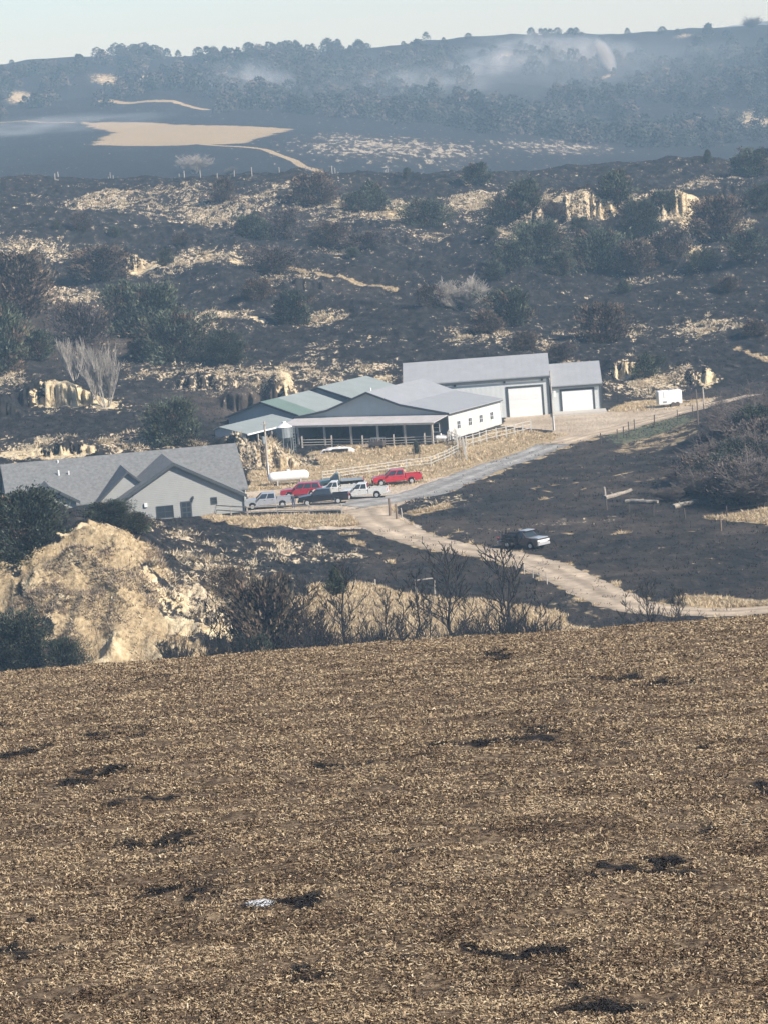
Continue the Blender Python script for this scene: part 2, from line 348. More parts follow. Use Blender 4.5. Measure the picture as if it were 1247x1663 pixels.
class MB:
    """collects prims into one mesh"""
    def __init__(s): s.v = []; s.f = []; s.mi = []
    def add(s, vs, fs, mi=0):
        b = len(s.v); s.v += [tuple(v) for v in vs]; s.f += [tuple(i + b for i in f) for f in fs]; s.mi += [mi] * len(fs)
    def box(s, c, d, rz=0, mi=0, rot=None):
        x, y, z = d[0] / 2, d[1] / 2, d[2] / 2
        R = rot if rot is not None else Matrix.Rotation(rz, 3, 'Z')
        vs = [R @ Vector(p) + Vector(c) for p in ((-x, -y, -z), (x, -y, -z), (x, y, -z), (-x, y, -z), (-x, -y, z), (x, -y, z), (x, y, z), (-x, y, z))]
        s.add(vs, [(0, 3, 2, 1), (4, 5, 6, 7), (0, 1, 5, 4), (1, 2, 6, 5), (2, 3, 7, 6), (3, 0, 4, 7)], mi)
    def bar(s, a, b, w, h=None, mi=0):
        a = Vector(a); b = Vector(b); h = h or w; d = b - a; L = d.length
        if L < 1e-6: return
        q = d.to_track_quat('X', 'Z').to_matrix(); s.box((a + b) / 2, (L, w, h), rot=q, mi=mi)
    def tube(s, pts, rs, n=6, mi=0, cap=True):
        pts = [Vector(p) for p in pts]; rings = []
        if isinstance(rs, (int, float)): rs = [rs] * len(pts)
        for i, p in enumerate(pts):
            d = (pts[min(i + 1, len(pts) - 1)] - pts[max(i - 1, 0)])
            d = d.normalized() if d.length > 1e-9 else Vector((0, 0, 1))
            a = d.orthogonal().normalized() if abs(d.z) < .95 else Vector((1, 0, 0)); a = (a - d * a.dot(d)).normalized(); b = d.cross(a)
            rings.append([p + (a * math.cos(2 * math.pi * k / n) + b * math.sin(2 * math.pi * k / n)) * rs[i] for k in range(n)])
        vs = [v for r in rings for v in r]; fs = []
        for i in range(len(pts) - 1):
            for k in range(n):
                fs.append((i * n + k, i * n + (k + 1) % n, (i + 1) * n + (k + 1) % n, (i + 1) * n + k))
        if cap: fs.append(tuple(range(n))[::-1]); fs.append(tuple((len(pts) - 1) * n + k for k in range(n)))
        s.add(vs, fs, mi)
    def prism(s, poly, y0, y1, mi=0, axis='y', inset=0):
        """poly of (x,z) pulled along y (or (y,z) along x)"""
        n = len(poly)
        P = (lambda a, c, w: (a, w, c)) if axis == 'y' else (lambda a, c, w: (w, a, c))
        vs = [P(a, c, y0) for a, c in poly] + [P(a, c, y1) for a, c in poly]
        fs = [tuple(range(n)), tuple(range(2 * n - 1, n - 1, -1))] + [(i, i + n, (i + 1) % n + n, (i + 1) % n) for i in range(n)]
        s.add(vs, fs, mi)
    def build(s, name, mat, parent=None, smooth=False, bevel=0, **kw):
        me = bpy.data.meshes.new(name); me.from_pydata(s.v, [], s.f)
        for m in (mat if isinstance(mat, (list, tuple)) else [mat]): me.materials.append(m)
        me.polygons.foreach_set('material_index', s.mi)
        if smooth: me.polygons.foreach_set('use_smooth', [True] * len(s.f))
        me.update()
        import bmesh
        bm = bmesh.new(); bm.from_mesh(me); bmesh.ops.recalc_face_normals(bm, faces=bm.faces); bm.to_mesh(me); bm.free()
        o = link(name, me, parent, **kw)
        if bevel:
            md = o.modifiers.new('bevel', 'BEVEL'); md.width = bevel; md.segments = 2; md.limit_method = 'ANGLE'; md.angle_limit = math.radians(35)
        return o

# ------------------------------------------------------------------ ground sheet with painted soil masks
uc = np.arange(-140, 1391, 2.5)
side = np.array([12, 30, 60, 110, 180, 280, 420, 640, 950, 1400, 2100, 3200, 4300.])
UU = np.concatenate([(-140 - side)[::-1], uc, 1390 + side])
DD = np.concatenate([np.arange(106, 290, 4), np.arange(290, 520, .42), np.arange(520, 900, .72), np.arange(900, 1100, 5), np.arange(1100, 2600, 4.5), np.arange(2600, 4250, 60)])
gu, gD = np.meshgrid(UU, DD)
gx = (gu - CX) / F_PX * gD; gy = gD
gz = H(gx.ravel(), gy.ravel()).reshape(gx.shape)
nx, ny = len(UU), len(DD)
X, Y = gx.ravel(), gy.ravel()
def poly_mask(pts, edge=2.0, warp=2.0, world_pts=None, X=X, Y=Y):
    P = world_pts or [hit(*p) for p in pts]
    P = np.array([(p[0], p[1]) for p in P]); out = np.zeros(len(X))
    x0, x1, y0, y1 = P[:, 0].min() - 8, P[:, 0].max() + 8, P[:, 1].min() - 12, P[:, 1].max() + 12
    m = (X > x0) & (X < x1) & (Y > y0) & (Y < y1)
    if not m.any(): return out
    x = X[m] + warp * fbm(X[m] / 9, Y[m] / 9, 5, 2); y = Y[m] + warp * 1.5 * fbm(X[m] / 9, Y[m] / 9, 15, 2)
    ins = np.zeros(len(x), bool); dist = np.full(len(x), 1e9)
    for i in range(len(P)):
        a, b = P[i], P[(i + 1) % len(P)]
        with np.errstate(divide='ignore', invalid='ignore'):
            c = ((a[1] > y) != (b[1] > y)) & (x < (b[0] - a[0]) * (y - a[1]) / (b[1] - a[1] + 1e-12) + a[0])
        ins ^= c
        d = b - a; L = max(d @ d, 1e-9); tt = np.clip(((x - a[0]) * d[0] + (y - a[1]) * d[1]) / L, 0, 1)
        dist = np.minimum(dist, np.hypot(x - a[0] - tt * d[0], y - a[1] - tt * d[1]))
    sd = np.where(ins, dist, -dist); out[m] = sstep(-edge, edge, sd); return out
def ell_mask(px, py, rx, ry, s=1.0, X=X, Y=Y):
    c = hit(px, py); a = hit(px, py - ry, c.y); b = hit(px, min(py + ry, 1040))
    rX = rx / F_PX * c.y; rY = max(min((a.y - b.y) / 2, c.y * .09), 2.5)
    cy = c.y
    d = ((X - c.x - (Y - cy) * c.x / cy) / rX) ** 2 + ((Y - cy) / rY) ** 2
    return s * np.exp(-d * .9)
def line_mask(pts, w, X=X, Y=Y, edge=.5, world_pts=None):
    P = [hit(*p) for p in pts] if world_pts is None else world_pts
    out = np.zeros(len(X))
    for a, b in zip(P[:-1], P[1:]):
        d = np.array((b.x - a.x, b.y - a.y)); L = max(d @ d, 1e-9)
        tt = np.clip(((X - a.x) * d[0] + (Y - a.y) * d[1]) / L, 0, 1)
        q = np.hypot(X - a.x - tt * d[0], Y - a.y - tt * d[1])
        out = np.maximum(out, 1 - sstep(w - edge, w + edge, q))
    return out
U_ = gu.ravel(); 
fleck = np.zeros(len(X)); bare = np.zeros(len(X)); grass = np.zeros(len(X)); dirt = np.zeros(len(X)); green = np.zeros(len(X)); brown = np.zeros(len(X))
fleck += .30 * sstep(510, 540, Y) * (1 - sstep(840, 900, Y)) + .15 * sstep(1100, 1200, Y) * (1 - sstep(1800, 2000, Y))
for e in [(200, 330, 200, 22, .9), (60, 412, 120, 28, .95), (360, 345, 160, 30, .8), (330, 425, 130, 18, .95), (640, 355, 150, 24, 1.1), (560, 335, 160, 16, .9),
          (780, 335, 90, 30, 1.0), (690, 385, 80, 12, .8), (560, 410, 60, 12, .7), (100, 490, 110, 18, .9), (340, 515, 110, 18, .9), (520, 520, 60, 14, .9),
          (470, 500, 180, 10, .5), (470, 455, 70, 12, .8), (960, 345, 130, 26, 1.2), (860, 345, 80, 26, .9), (1100, 345, 60, 34, 1.1), (1200, 370, 50, 18, .9), (900, 380, 60, 16, .8),
          (1050, 455, 90, 8, .7), (760, 545, 80, 16, .9), (880, 560, 60, 12, .9), (1000, 540, 120, 14, .7), (1150, 530, 90, 22, .9), (560, 560, 120, 10, .6),
          (430, 615, 170, 35, 1.0), (250, 600, 90, 24, .8), (1060, 620, 90, 26, 1.1), (600, 600, 60, 14, .9), (640, 620, 70, 12, .9), (930, 590, 40, 14, .9),
          (60, 720, 90, 14, 1.0), (230, 720, 120, 22, 1.0), (20, 620, 60, 24, .9), (150, 665, 110, 10, .8), (440, 735, 80, 24, 1.1),
          (1150, 292, 90, 14, .8), (780, 298, 60, 8, .7), (150, 300, 150, 6, .5), (450, 300, 60, 8, .7),
          (640, 240, 170, 24, 1.2), (900, 240, 120, 14, 1.0), (560, 225, 60, 12, 1.0), (360, 930, 90, 40, 1.1), (330, 960, 80, 50, 1.1), (470, 890, 90, 18, .95), (300, 870, 60, 16, .9), (560, 905, 60, 14, .7),
          (1080, 890, 150, 8, .35), (900, 850, 120, 8, .5), (800, 860, 140, 10, .45), (1000, 760, 160, 20, .25), (700, 815, 70, 10, .8)]:
    fleck = np.maximum(fleck, ell_mask(*e))
fleck *= .95 + .30 * fbm(X / 14, Y / 30, 201, 3)
for e in [(640, 347, 50, 8, .75), (615, 338, 40, 7, .6), (235, 440, 34, 12, 1.0), (118, 640, 54, 20, 1.5), (80, 630, 30, 12, 1.0), (170, 655, 30, 10, 1.1), (460, 605, 15, 18, 1.1), (472, 625, 22, 8, .8),
          (1122, 345, 24, 34, .95), (1098, 335, 16, 22, .7), (985, 345, 30, 20, .75), (905, 330, 16, 14, .8), (1050, 380, 24, 14, .9), (1012, 608, 20, 14, 1.0), (1030, 600, 14, 12, .8), (1148, 618, 18, 14, 1.0),
          (35, 735, 40, 12, 1.0), (100, 738, 50, 8, .95), (145, 735, 20, 8, .8), (385, 425, 30, 6, .7), (340, 420, 30, 6, .6), (620, 615, 20, 8, .8), (600, 545, 20, 5, .5),
          (420, 520, 22, 5, .7), (540, 518, 16, 8, .7), (1190, 368, 14, 8, .7)]:
    bare = np.maximum(bare, ell_mask(*e))
# eroded loess bluff in the lower left
bl = poly_mask([(-60, 930), (40, 905), (90, 880), (130, 852), (180, 850), (215, 868), (262, 905), (280, 930), (262, 970), (268, 1010), (330, 1040), (420, 1052), (420, 1075), (200, 1082), (-60, 1092)], 1.2, .8)
grass = np.maximum(grass, bl * (.80 + .35 * fbm(X / 4, Y / 8, 301, 3)))
for e in [(155, 876, 66, 28, 1.5), (110, 895, 36, 18, 1.2), (250, 960, 30, 26, 1.3), (190, 930, 60, 20, .55), (90, 1000, 60, 30, .5), (215, 1015, 60, 26, 1.25), (180, 1062, 110, 16, 1.3), (270, 1035, 70, 22, 1.2), (365, 1030, 44, 22, 1.2), (130, 1000, 22, 10, .8), (300, 985, 20, 8, .8), (375, 955, 12, 16, .9), (390, 1000, 12, 10, .8), (60, 940, 50, 6, .8)]:
    bare = np.maximum(bare, ell_mask(*e))
bare = np.maximum(bare, bl * (.56 + .25 * fbm(X / 3, Y / 4, 303, 2)))
scr_ = np.zeros(len(X))
for e in [(205, 935, 75, 22, 1.0), (90, 965, 90, 34, .9), (170, 985, 60, 26, .9)]: scr_ = np.maximum(scr_, ell_mask(*e))
bare *= 1 - .35 * scr_ * (Y < 345)
# dry pasture, yards
for pts, v in [([(255, 826), (330, 832), (420, 838), (560, 838), (600, 845), (585, 855), (500, 858), (400, 856), (330, 845)], 1),
          ([(505, 735), (560, 722), (700, 722), (730, 716), (815, 697), (900, 706), (975, 700), (900, 722), (820, 745), (740, 770), (690, 790), (560, 795), (400, 800), (400, 770), (420, 765), (510, 757)], 1),
          ([(985, 668), (1000, 655), (1065, 648), (1170, 645), (1140, 660), (1000, 672)], .95), ([(1080, 695), (1130, 665), (1150, 690), (1100, 730), (1010, 745), (960, 735), (1000, 715)], .55),
          ([(455, 985), (500, 955), (560, 947), (620, 955), (700, 966), (780, 972), (860, 985), (930, 1008), (1000, 1034), (450, 1052)], 1), ([(860, 930), (960, 965), (1000, 990), (1000, 1020), (900, 1000), (850, 960)], .45),
          ([(1080, 968), (1247, 972), (1320, 970), (1320, 992), (1100, 988)], .8), ([(1140, 840), (1200, 830), (1320, 815), (1320, 850), (1247, 855)], 1.0),
          ([(1170, 556), (1247, 572), (1330, 600), (1330, 606), (1247, 588)], .9), ([(660, 835), (700, 822), (745, 812), (740, 826), (680, 838)], .9),
          ([(148, 236), (180, 215), (125, 199), (250, 199), (480, 210), (400, 233), (300, 236)], 1.0)]:
    grass = np.maximum(grass, v * poly_mask(pts, 2.0 if pts[0][1] > 300 else 10, 1.5 if pts[0][1] > 300 else 3))
for pts, wv in [([(170, 163), (230, 166), (330, 178)], 5), ([(330, 235), (430, 243), (480, 262), (520, 281)], 2.0), ([(0, 199), (125, 199)], 2), ([(640, 470), (540, 450), (440, 430)], .8)]:
    grass = np.maximum(grass, line_mask(pts, wv, edge=1.5))
for e in [(30, 157, 26, 12, .8), (175, 130, 34, 12, .7), (240, 128, 26, 10, .6), (355, 103, 30, 6, .7), (1225, 200, 30, 16, 1), (1140, 205, 12, 14, .8), (700, 98, 40, 5, .6), (820, 90, 30, 6, .6), (1110, 58, 20, 5, .6), (985, 125, 20, 4, .7)]:
    bare = np.maximum(bare, ell_mask(*e))
dirt = np.maximum(dirt, poly_mask([(400, 800), (520, 792), (640, 790), (760, 766), (700, 800), (640, 822), (560, 830), (400, 832)], 1.2, .8))
dirt = np.maximum(dirt, poly_mask([(815, 692), (820, 672), (990, 668), (1160, 648), (1150, 662), (1000, 702), (900, 716), (895, 700)], 1.0, .8))
dirt = np.maximum(dirt, poly_mask([(560, 830), (640, 822), (690, 860), (620, 862), (500, 862), (440, 856), (540, 850)], 1.2, .8) * .85)
green = np.maximum(green, .9 * poly_mask([(975, 708), (1060, 685), (1120, 672), (1135, 680), (1090, 700), (1010, 722), (980, 722)], 1.5, 1))
brown = np.maximum(brown, poly_mask([(700, 845), (900, 835), (1247, 850), (1247, 872), (1000, 862), (900, 880), (760, 868)], 4, 3) * .9)
brown = np.maximum(brown, .45 * sstep(560, 600, U_) * (Y < 500) * (1 + fbm(X / 20, Y / 20, 401, 2)) * .8)
for e in [(60, 500, 120, 30, .8), (150, 560, 120, 40, .9), (420, 660, 140, 30, .9), (250, 545, 80, 16, 1), (560, 470, 60, 20, .4), (1060, 860, 160, 14, .7)]:
    brown = np.maximum(brown, ell_mask(*e))
for pts, wv, v in [([(560, 868), (600, 866), (660, 866), (745, 864)], .7, .75), ([(850, 795), (930, 785), (1000, 772), (1120, 742)], .5, .7), ([(880, 812), (960, 790), (1080, 776), (1150, 770)], .4, .65), ([(900, 863), (960, 868), (1010, 866)], .9, .7), ([(700, 770), (760, 776), (900, 800)], .35, .6),
     ([(1100, 862), (1180, 868)], .5, .6), ([(1080, 905), (1200, 908)], .4, .6), ([(570, 878), (610, 895), (640, 915)], .5, .8), ([(400, 870), (470, 888), (560, 900)], .5, .6)]:
    grass = np.maximum(grass, v * line_mask(pts, wv, edge=.6) * (.75 + .9 * fbm(X / 2.5, Y / 5, 811, 2)))
GP_ = [(560, 822), (622, 812), (690, 800), (742, 780), (790, 762), (840, 745), (900, 722), (945, 710), (1000, 698), (1060, 682), (1165, 655)]
RP = [(598, 826), (612, 845), (650, 866), (720, 886), (800, 899), (868, 916), (930, 942), (985, 970), (1040, 988), (1120, 994), (1210, 993)]
grass = np.maximum(grass, line_mask(RP, 3.0, edge=.9) * (.62 + .8 * fbm(X / 2, Y / 3, 821, 2)))
grass = np.maximum(grass, line_mask([(690, 800), (742, 780), (790, 762), (840, 745), (900, 722), (945, 710), (1000, 698), (1060, 682)], 3.6, edge=.9) * (.58 + .8 * fbm(X / 2, Y / 3, 822, 2)))
brown = np.maximum(brown, np.clip((fleck - .35) * .8, 0, .5) * (Y > 296))
c1 = np.stack([np.clip(fleck, 0, 1.4), np.clip(bare, 0, 1.3), np.clip(grass, 0, 1.1)], 1)
c2 = np.stack([np.clip(dirt, 0, 1), np.clip(green, 0, 1), np.clip(brown, 0, 1)], 1)
ii = np.arange((ny - 1) * nx).reshape(ny - 1, nx)[:, :-1].ravel()
quads = np.stack([ii, ii + 1, ii + 1 + nx, ii + nx], 1)
link('ground', mesh_np('ground', np.stack([X, Y, gz.ravel()], 1), quads, 4, MAT['ground'], extra={'mask': c1, 'mask2': c2}, smooth=True), kind='structure')

# ------------------------------------------------------------------ bunch grass and burnt tufts as real blades
GZ = gz.ravel()
def tufts(name, label, prob, n, hgt, blades, wid, cols, seed, lean=.5):
    r = np.random.RandomState(seed); m = (U_ > -100) & (U_ < 1350); idx = np.nonzero(m)[0]
    area = np.where(Y < 520, .42, np.where(Y < 900, .72, 5)) * Y; w = (prob * area * (Y / 500) ** -.5)[idx]; w = np.clip(w, 0, None); w /= w.sum()
    c = idx[r.choice(len(idx), n, p=w)]
    x = X[c] + (r.rand(n) - .5) * 2.5 / F_PX * Y[c]; y = Y[c] + (r.rand(n) - .5) * .7; z = H(x, y)
    sc = (.6 + .8 * r.rand(n)) * hgt; n3 = n * blades
    b = np.repeat(np.stack([x, y, z - .03], 1), blades, 0); scb = np.repeat(sc, blades)
    off = r.randn(n3, 3) * (wid * scb)[:, None] * [1, 1, 0]; d = r.randn(n3, 3) * lean; d[:, 2] = 1; L = scb * (.6 + .7 * r.rand(n3))
    sd = r.randn(n3, 3) * [1, 1, .1]; sd /= np.linalg.norm(sd, axis=1)[:, None]; hw = (scb * .13)[:, None]
    P = b + off * .6; V = np.stack([P - sd * hw, P + sd * hw, P + off * .5 + d * L[:, None] / np.linalg.norm(d, axis=1)[:, None]], 1).reshape(-1, 3)
    cc = np.array(cols)[r.randint(len(cols), size=n)] * (.7 + .6 * r.rand(n))[:, None]
    link(name, mesh_np(name, V, np.arange(len(V)).reshape(-1, 3), 3, MAT['tint'], col=np.repeat(cc, blades * 3, 0)), kind='stuff', label=label)
scrubm = np.zeros(len(X))
for e in [(205, 935, 75, 22, 1.0), (90, 965, 90, 34, .9), (170, 985, 60, 26, .9), (120, 920, 60, 12, .6), (250, 905, 24, 20, .7), (60, 1040, 60, 20, .6)]: scrubm = np.maximum(scrubm, ell_mask(*e))
cluster = fbm(X / 3.2, Y / 3.2, 701, 3); cl2 = fbm(X / 12, Y / 14, 711, 2)
fl = sstep(.35, .8, cluster + 1.15 * (fleck - .62)) * (fleck > .38)
tufts('bunch_grass', 'pale ash coloured grass tufts dotting the burnt slopes', fl * (Y > 296) * (Y < 905), 17000, .50, 5, .5, [(.50, .42, .29), (.38, .30, .20), (.58, .50, .37)], 1, 1.0)
tufts('dry_grass', 'dry yellow grass on the bluff, the yards and the road edges', (np.clip(grass, 0, 1) > .72) * (.25 + .8 * (cl2 > 0)) * (Y > 296) * (Y < 520) * (1 - .85 * (Y > 395)) * (1 - np.clip(line_mask(RP, 2.7, edge=.3), 0, 1)) * (1 - .93 * (bl > .3)) * (1 - line_mask(GP_, 3.4, edge=.3)), 46000, .34, 5, .5, [(.46, .36, .22), (.54, .43, .28), (.36, .27, .17), (.62, .52, .36)], 2, .7)
tufts('burnt_tufts', 'black burnt grass tufts over the scorched ground', (1 - np.clip(grass + bare + dirt, 0, 1)) * (cluster > -.1) * (Y > 296) * (Y < 905), 70000, .30, 4, .6, [(.018, .018, .019), (.030, .027, .024), (.065, .052, .042), (.012, .012, .014)], 3, .8)
tufts('bluff_scrub', 'brown grey scrub clinging to the loess bluff', (bl > .3) * sstep(.3, .8, scrubm + .5 * cluster) * (Y < 345), 3600, .32, 6, .6, [(.36, .28, .20), (.42, .34, .24), (.28, .22, .16), (.20, .165, .125)], 4, .8)

# ------------------------------------------------------------------ foreground stubble field
FD = np.concatenate([[-60, -20, 2, 8, 14, 18], 20 * (116 / 20) ** (np.arange(0, 761) / 760.0)])
FU = np.concatenate([(-140 - side)[::-1], np.arange(-140, 1391, 4.0), 1390 + side])
fu, fD = np.meshgrid(FU, FD); fx = (fu - CX) / F_PX * np.maximum(fD, 15); fy = fD
fX, fY = fx.ravel(), fy.ravel()
def fore_H(x, y): return H(x, y) + .05 * perlin(x / 1.3, y / .8, 29) + .025 * perlin(x / .5, y / .5, 9) + .012 * perlin(x / .16, y / .16, 19)
def fore_hit(px, py):
    d = ray(px, py); D = np.arange(22, 104, .1); hz = H(D * d.x, D); i = np.nonzero(hz >= D * d.z)[0]
    k = i[0] if len(i) else int(np.argmin(np.abs(hz - D * d.z))); return Vector((D[k] * d.x, D[k], float(hz[k])))
BURN = [(140, 1258, 40, 9, 1.2), (85, 1270, 20, 5, .9), (250, 1298, 75, 6, 1.0), (180, 1195, 60, 8, .7), (240, 1175, 40, 5, .6), (30, 1225, 45, 10, .8), (10, 1180, 25, 5, .9), (270, 1375, 50, 8, 1.1), (300, 1444, 90, 9, .95), (150, 1464, 45, 8, 1.0), (430, 1466, 70, 12, .9),
        (560, 1246, 45, 5, .9), (870, 1190, 40, 6, 1.1), (800, 1205, 80, 5, .9), (1080, 1110, 50, 6, .8), (980, 1100, 60, 5, .7), (808, 1060, 18, 5, 1.2), (1060, 1414, 75, 9, 1.2), (1130, 1402, 50, 5, 1.0), (860, 1560, 80, 12, 1.1), (980, 1620, 110, 14, .8), (1160, 1205, 50, 3, .9),
        (1210, 1280, 40, 8, .8), (1180, 1340, 30, 5, .8), (680, 1434, 20, 6, 1.0), (640, 1390, 60, 8, .6), (520, 1580, 50, 10, .8), (700, 1545, 70, 8, .5), (60, 1545, 70, 10, .8), (15, 1530, 30, 8, .9), (1020, 1210, 30, 3, .8), (820, 1275, 60, 4, .6), (245, 1100, 20, 4, .8), (740, 1620, 120, 12, .5)]
ASH = [(424, 1467, 24, 6, 1.25), (146, 1263, 7, 2.5, .9)]
def pmask(lst, X, Y, wp_=1.0):
    out = np.zeros(len(X))
    brk = 1.0 + 1.1 * wp_ * fbm(X / .45, Y / .7, 17, 3)
    for px, py, rx, ry, s in lst:
        c = fore_hit(px, py); a = fore_hit(px, py - ry); b = fore_hit(px, py + ry)
        rX = rx / F_PX * c.y; rY = max((a.y - b.y) / 2, .2)
        xx = X + .5 * wp_ * fbm(X / .8, Y / 1.2, 7, 3); yy = Y + 1.0 * wp_ * fbm(X / .9, Y / 1.2, 8, 3)
        out = np.maximum(out, (.82 * s) * np.exp(-.55 * (((xx - c.x) / rX) ** 2 + ((yy - c.y) / rY) ** 2)) * brk)
    return out
fb, fa = pmask(BURN, fX, fY), pmask(ASH, fX, fY, .3)
nfx = len(FU); nfy = len(FD); ii = np.arange((nfy - 1) * nfx).reshape(nfy - 1, nfx)[:, :-1].ravel()
fz = fore_H(fX, fY)
fz[fY > 108] -= 2.0
link('stubble_field', mesh_np('stubble_field', np.stack([fX, fY, fz], 1), np.stack([ii, ii + 1, ii + 1 + nfx, ii + nfx], 1), 4, MAT['field'],
     extra={'mask': np.stack([fb, fa, fa * 0], 1)}, smooth=True), kind='structure')
# loose stalks and curled leaves
rs = np.random.RandomState(5)
def stalks(n, name):
    D = 25 * (103 / 25.0) ** rs.rand(n) ; D = np.where(rs.rand(n) < .35, 25 + rs.rand(n) * 78, D)
    u = rs.rand(n) * 1500 - 130; x = (u - CX) / F_PX * D; y = D
    cl = fbm(x / .6, y / .6, 77, 2); keep = (cl + rs.rand(n) * 1.2) > .35
    x, y, D = x[keep], y[keep], D[keep]; n = len(x)
    z = fore_H(x, y); bmask = pmask(BURN, x, y)
    L = (.012 + .040 * rs.rand(n) ** 2.4) * (1 + D / 140); w = (.0018 + .0032 * rs.rand(n)) * (1 + D / 50)
    th = rs.rand(n) * 2 * math.pi; al = rs.rand(n) < .5; th[al] = .45 * rs.randn(al.sum()) + math.pi * (rs.rand(al.sum()) < .5); el = np.abs(rs.randn(n)) * .30; st = rs.rand(n) < .06; el[st] = .9 + .5 * rs.rand(st.sum())
    d = np.stack([np.cos(th) * np.cos(el), np.sin(th) * np.cos(el), np.sin(el)], 1)
    sd = np.stack([-np.sin(th), np.cos(th), .7 * rs.randn(n)], 1); sd /= np.linalg.norm(sd, axis=1)[:, None]
    p0 = np.stack([x, y, z + .004 + .02 * rs.rand(n)], 1)
    bend = np.stack([.3 * rs.randn(n), .3 * rs.randn(n), .35 * rs.randn(n) + .1], 1) * L[:, None]
    p1 = p0 + d * L[:, None] * .5 + bend * .5; p2 = p0 + d * L[:, None] - bend * .2 ; p2[:, 2] = np.maximum(p2[:, 2], z + .002); p1[:, 2] = np.maximum(p1[:, 2], z + .006)
    W = sd * w[:, None]
    V = np.stack([p0 - W, p0 + W, p1 - W * 1.1, p1 + W * 1.1, p2 - W * .4, p2 + W * .4], 1).reshape(-1, 3)
    k = np.arange(n)[:, None] * 6; Fq = np.concatenate([k + np.array([[0, 1, 3, 2]]), k + np.array([[2, 3, 5, 4]])], 0)
    pal = np.array([(.455, .352, .222), (.36, .265, .162), (.245, .172, .105), (.125, .084, .053), (.030, .021, .016), (.54, .45, .32)])
    tone = .55 * fbm(x / 1.1, y / 1.6, 611, 3) + .6 * fbm(x / 3.5, y / .9, 612, 3); ci = np.clip(np.floor((rs.rand(n) * .95 - tone * .35) * 5.2), 0, 4).astype(int); ci[rs.rand(n) < .02] = 5; c = pal[ci] * (.75 + .45 * rs.rand(n))[:, None]
    dark = (bmask + .5 * (rs.rand(n) - .5)) > .5; c[dark] = np.array([.018, .017, .017]) * (.6 + 1.6 * rs.rand(dark.sum()))[:, None]
    return link(name, mesh_np(name, V, Fq, 4, MAT['tint'], col=np.repeat(c, 6, axis=0)), kind='stuff', label='short curled stalks and leaf scraps littering the brown field in the foreground')
stalks(1150000, 'crop_stubble')

# ------------------------------------------------------------------ haze: one closed box round the camera and the ground
def volume_mat(name, density, color, noise_scale=None, thr=(.45, .75), sph=True, aniso=0.0):
    m = bpy.data.materials.new(name); m.use_nodes = True; t = m.node_tree
    t.nodes.remove(t.nodes['Principled BSDF'])
    v = t.nodes.new('ShaderNodeVolumePrincipled'); v.inputs['Color'].default_value = (*color, 1); v.inputs['Absorption Color'].default_value = (1, 1, 1, 1)
    v.inputs['Density'].default_value = density; v.inputs['Anisotropy'].default_value = aniso
    t.links.new(v.outputs[0], t.nodes['Material Output'].inputs['Volume'])
    if noise_scale:
        tc = t.nodes.new('ShaderNodeTexCoord')
        mp = t.nodes.new('ShaderNodeMapping'); mp.inputs['Scale'].default_value = (noise_scale, noise_scale, noise_scale * .8)
        t.links.new(tc.outputs['Object'], mp.inputs[0])
        n = noise(t, mp.outputs[0], 1.0, 4, .6, .6)
        ln = t.nodes.new('ShaderNodeVectorMath'); ln.operation = 'LENGTH'; t.links.new(tc.outputs['Object'], ln.inputs[0])
        fall = mth(t, 'SUBTRACT', 1.0, ln.outputs['Value'], True)
        dd = mth(t, 'MULTIPLY', mth(t, 'MULTIPLY', mth(t, 'SUBTRACT', n, thr[0]), 1 / (thr[1] - thr[0]), True), mth(t, 'MULTIPLY', fall, density * 2))
        t.links.new(dd, v.inputs['Density'])
    return m
hb = MB(); hb.box((0, 1900, -35), (8400, 5000, 210)); 
hz_top = 95
hb.v = [(x, y, (hz_top if z > -35 else -64)) for x, y, z in hb.v]
hm = volume_mat('hazy_air', HAZE_DENSITY, (.49, .75, 1.0))
hz = hb.build('haze', hm, kind='stuff', label='thin blue smoke haze hanging over the valley')

# ------------------------------------------------------------------ trees
def tri_foliage(P, size, seed, up=.5, dirs=None, asp=2.4):
    r = np.random.RandomState(seed); n = len(P)
    d = r.randn(n, 3); d[:, 2] = np.abs(d[:, 2]) * .6 + up
    if dirs is not None: d = d * .6 + dirs * 1.2
    d /= np.linalg.norm(d, axis=1)[:, None]
    s = r.randn(n, 3); s -= d * (s * d).sum(1)[:, None]; s /= np.linalg.norm(s, axis=1)[:, None]
    L = size * (.6 + .9 * r.rand(n))[:, None]; w = L / asp
    return np.stack([P - s * w * .5, P + s * w * .5, P + d * L], 1).reshape(-1, 3)
def tube_np(segs, n=3):
    """segs: list of (p0,p1,r0,r1)"""
    a = np.array([[*s[0]] for s in segs]); b = np.array([[*s[1]] for s in segs]); r0 = np.array([s[2] for s in segs]); r1 = np.array([s[3] for s in segs])
    d = b - a; d /= np.maximum(np.linalg.norm(d, axis=1), 1e-9)[:, None]
    ref = np.where(np.abs(d[:, 2:3]) > .9, np.array([[1., 0, 0]]), np.array([[0, 0, 1.]]))
    s = np.cross(d, ref); s /= np.linalg.norm(s, axis=1)[:, None]; t = np.cross(d, s)
    V = []
    for c, r in ((a, r0), (b, r1)):
        for k in range(n):
            ang = 2 * math.pi * k / n; V.append(c + (s * math.cos(ang) + t * math.sin(ang)) * r[:, None])
    V = np.stack(V, 1).reshape(-1, 3); m = len(segs); kk = np.arange(m)[:, None] * 2 * n
    F = np.concatenate([kk + np.array([[i, (i + 1) % n, n + (i + 1) % n, n + i]]) for i in range(n)], 0)
    return V, F
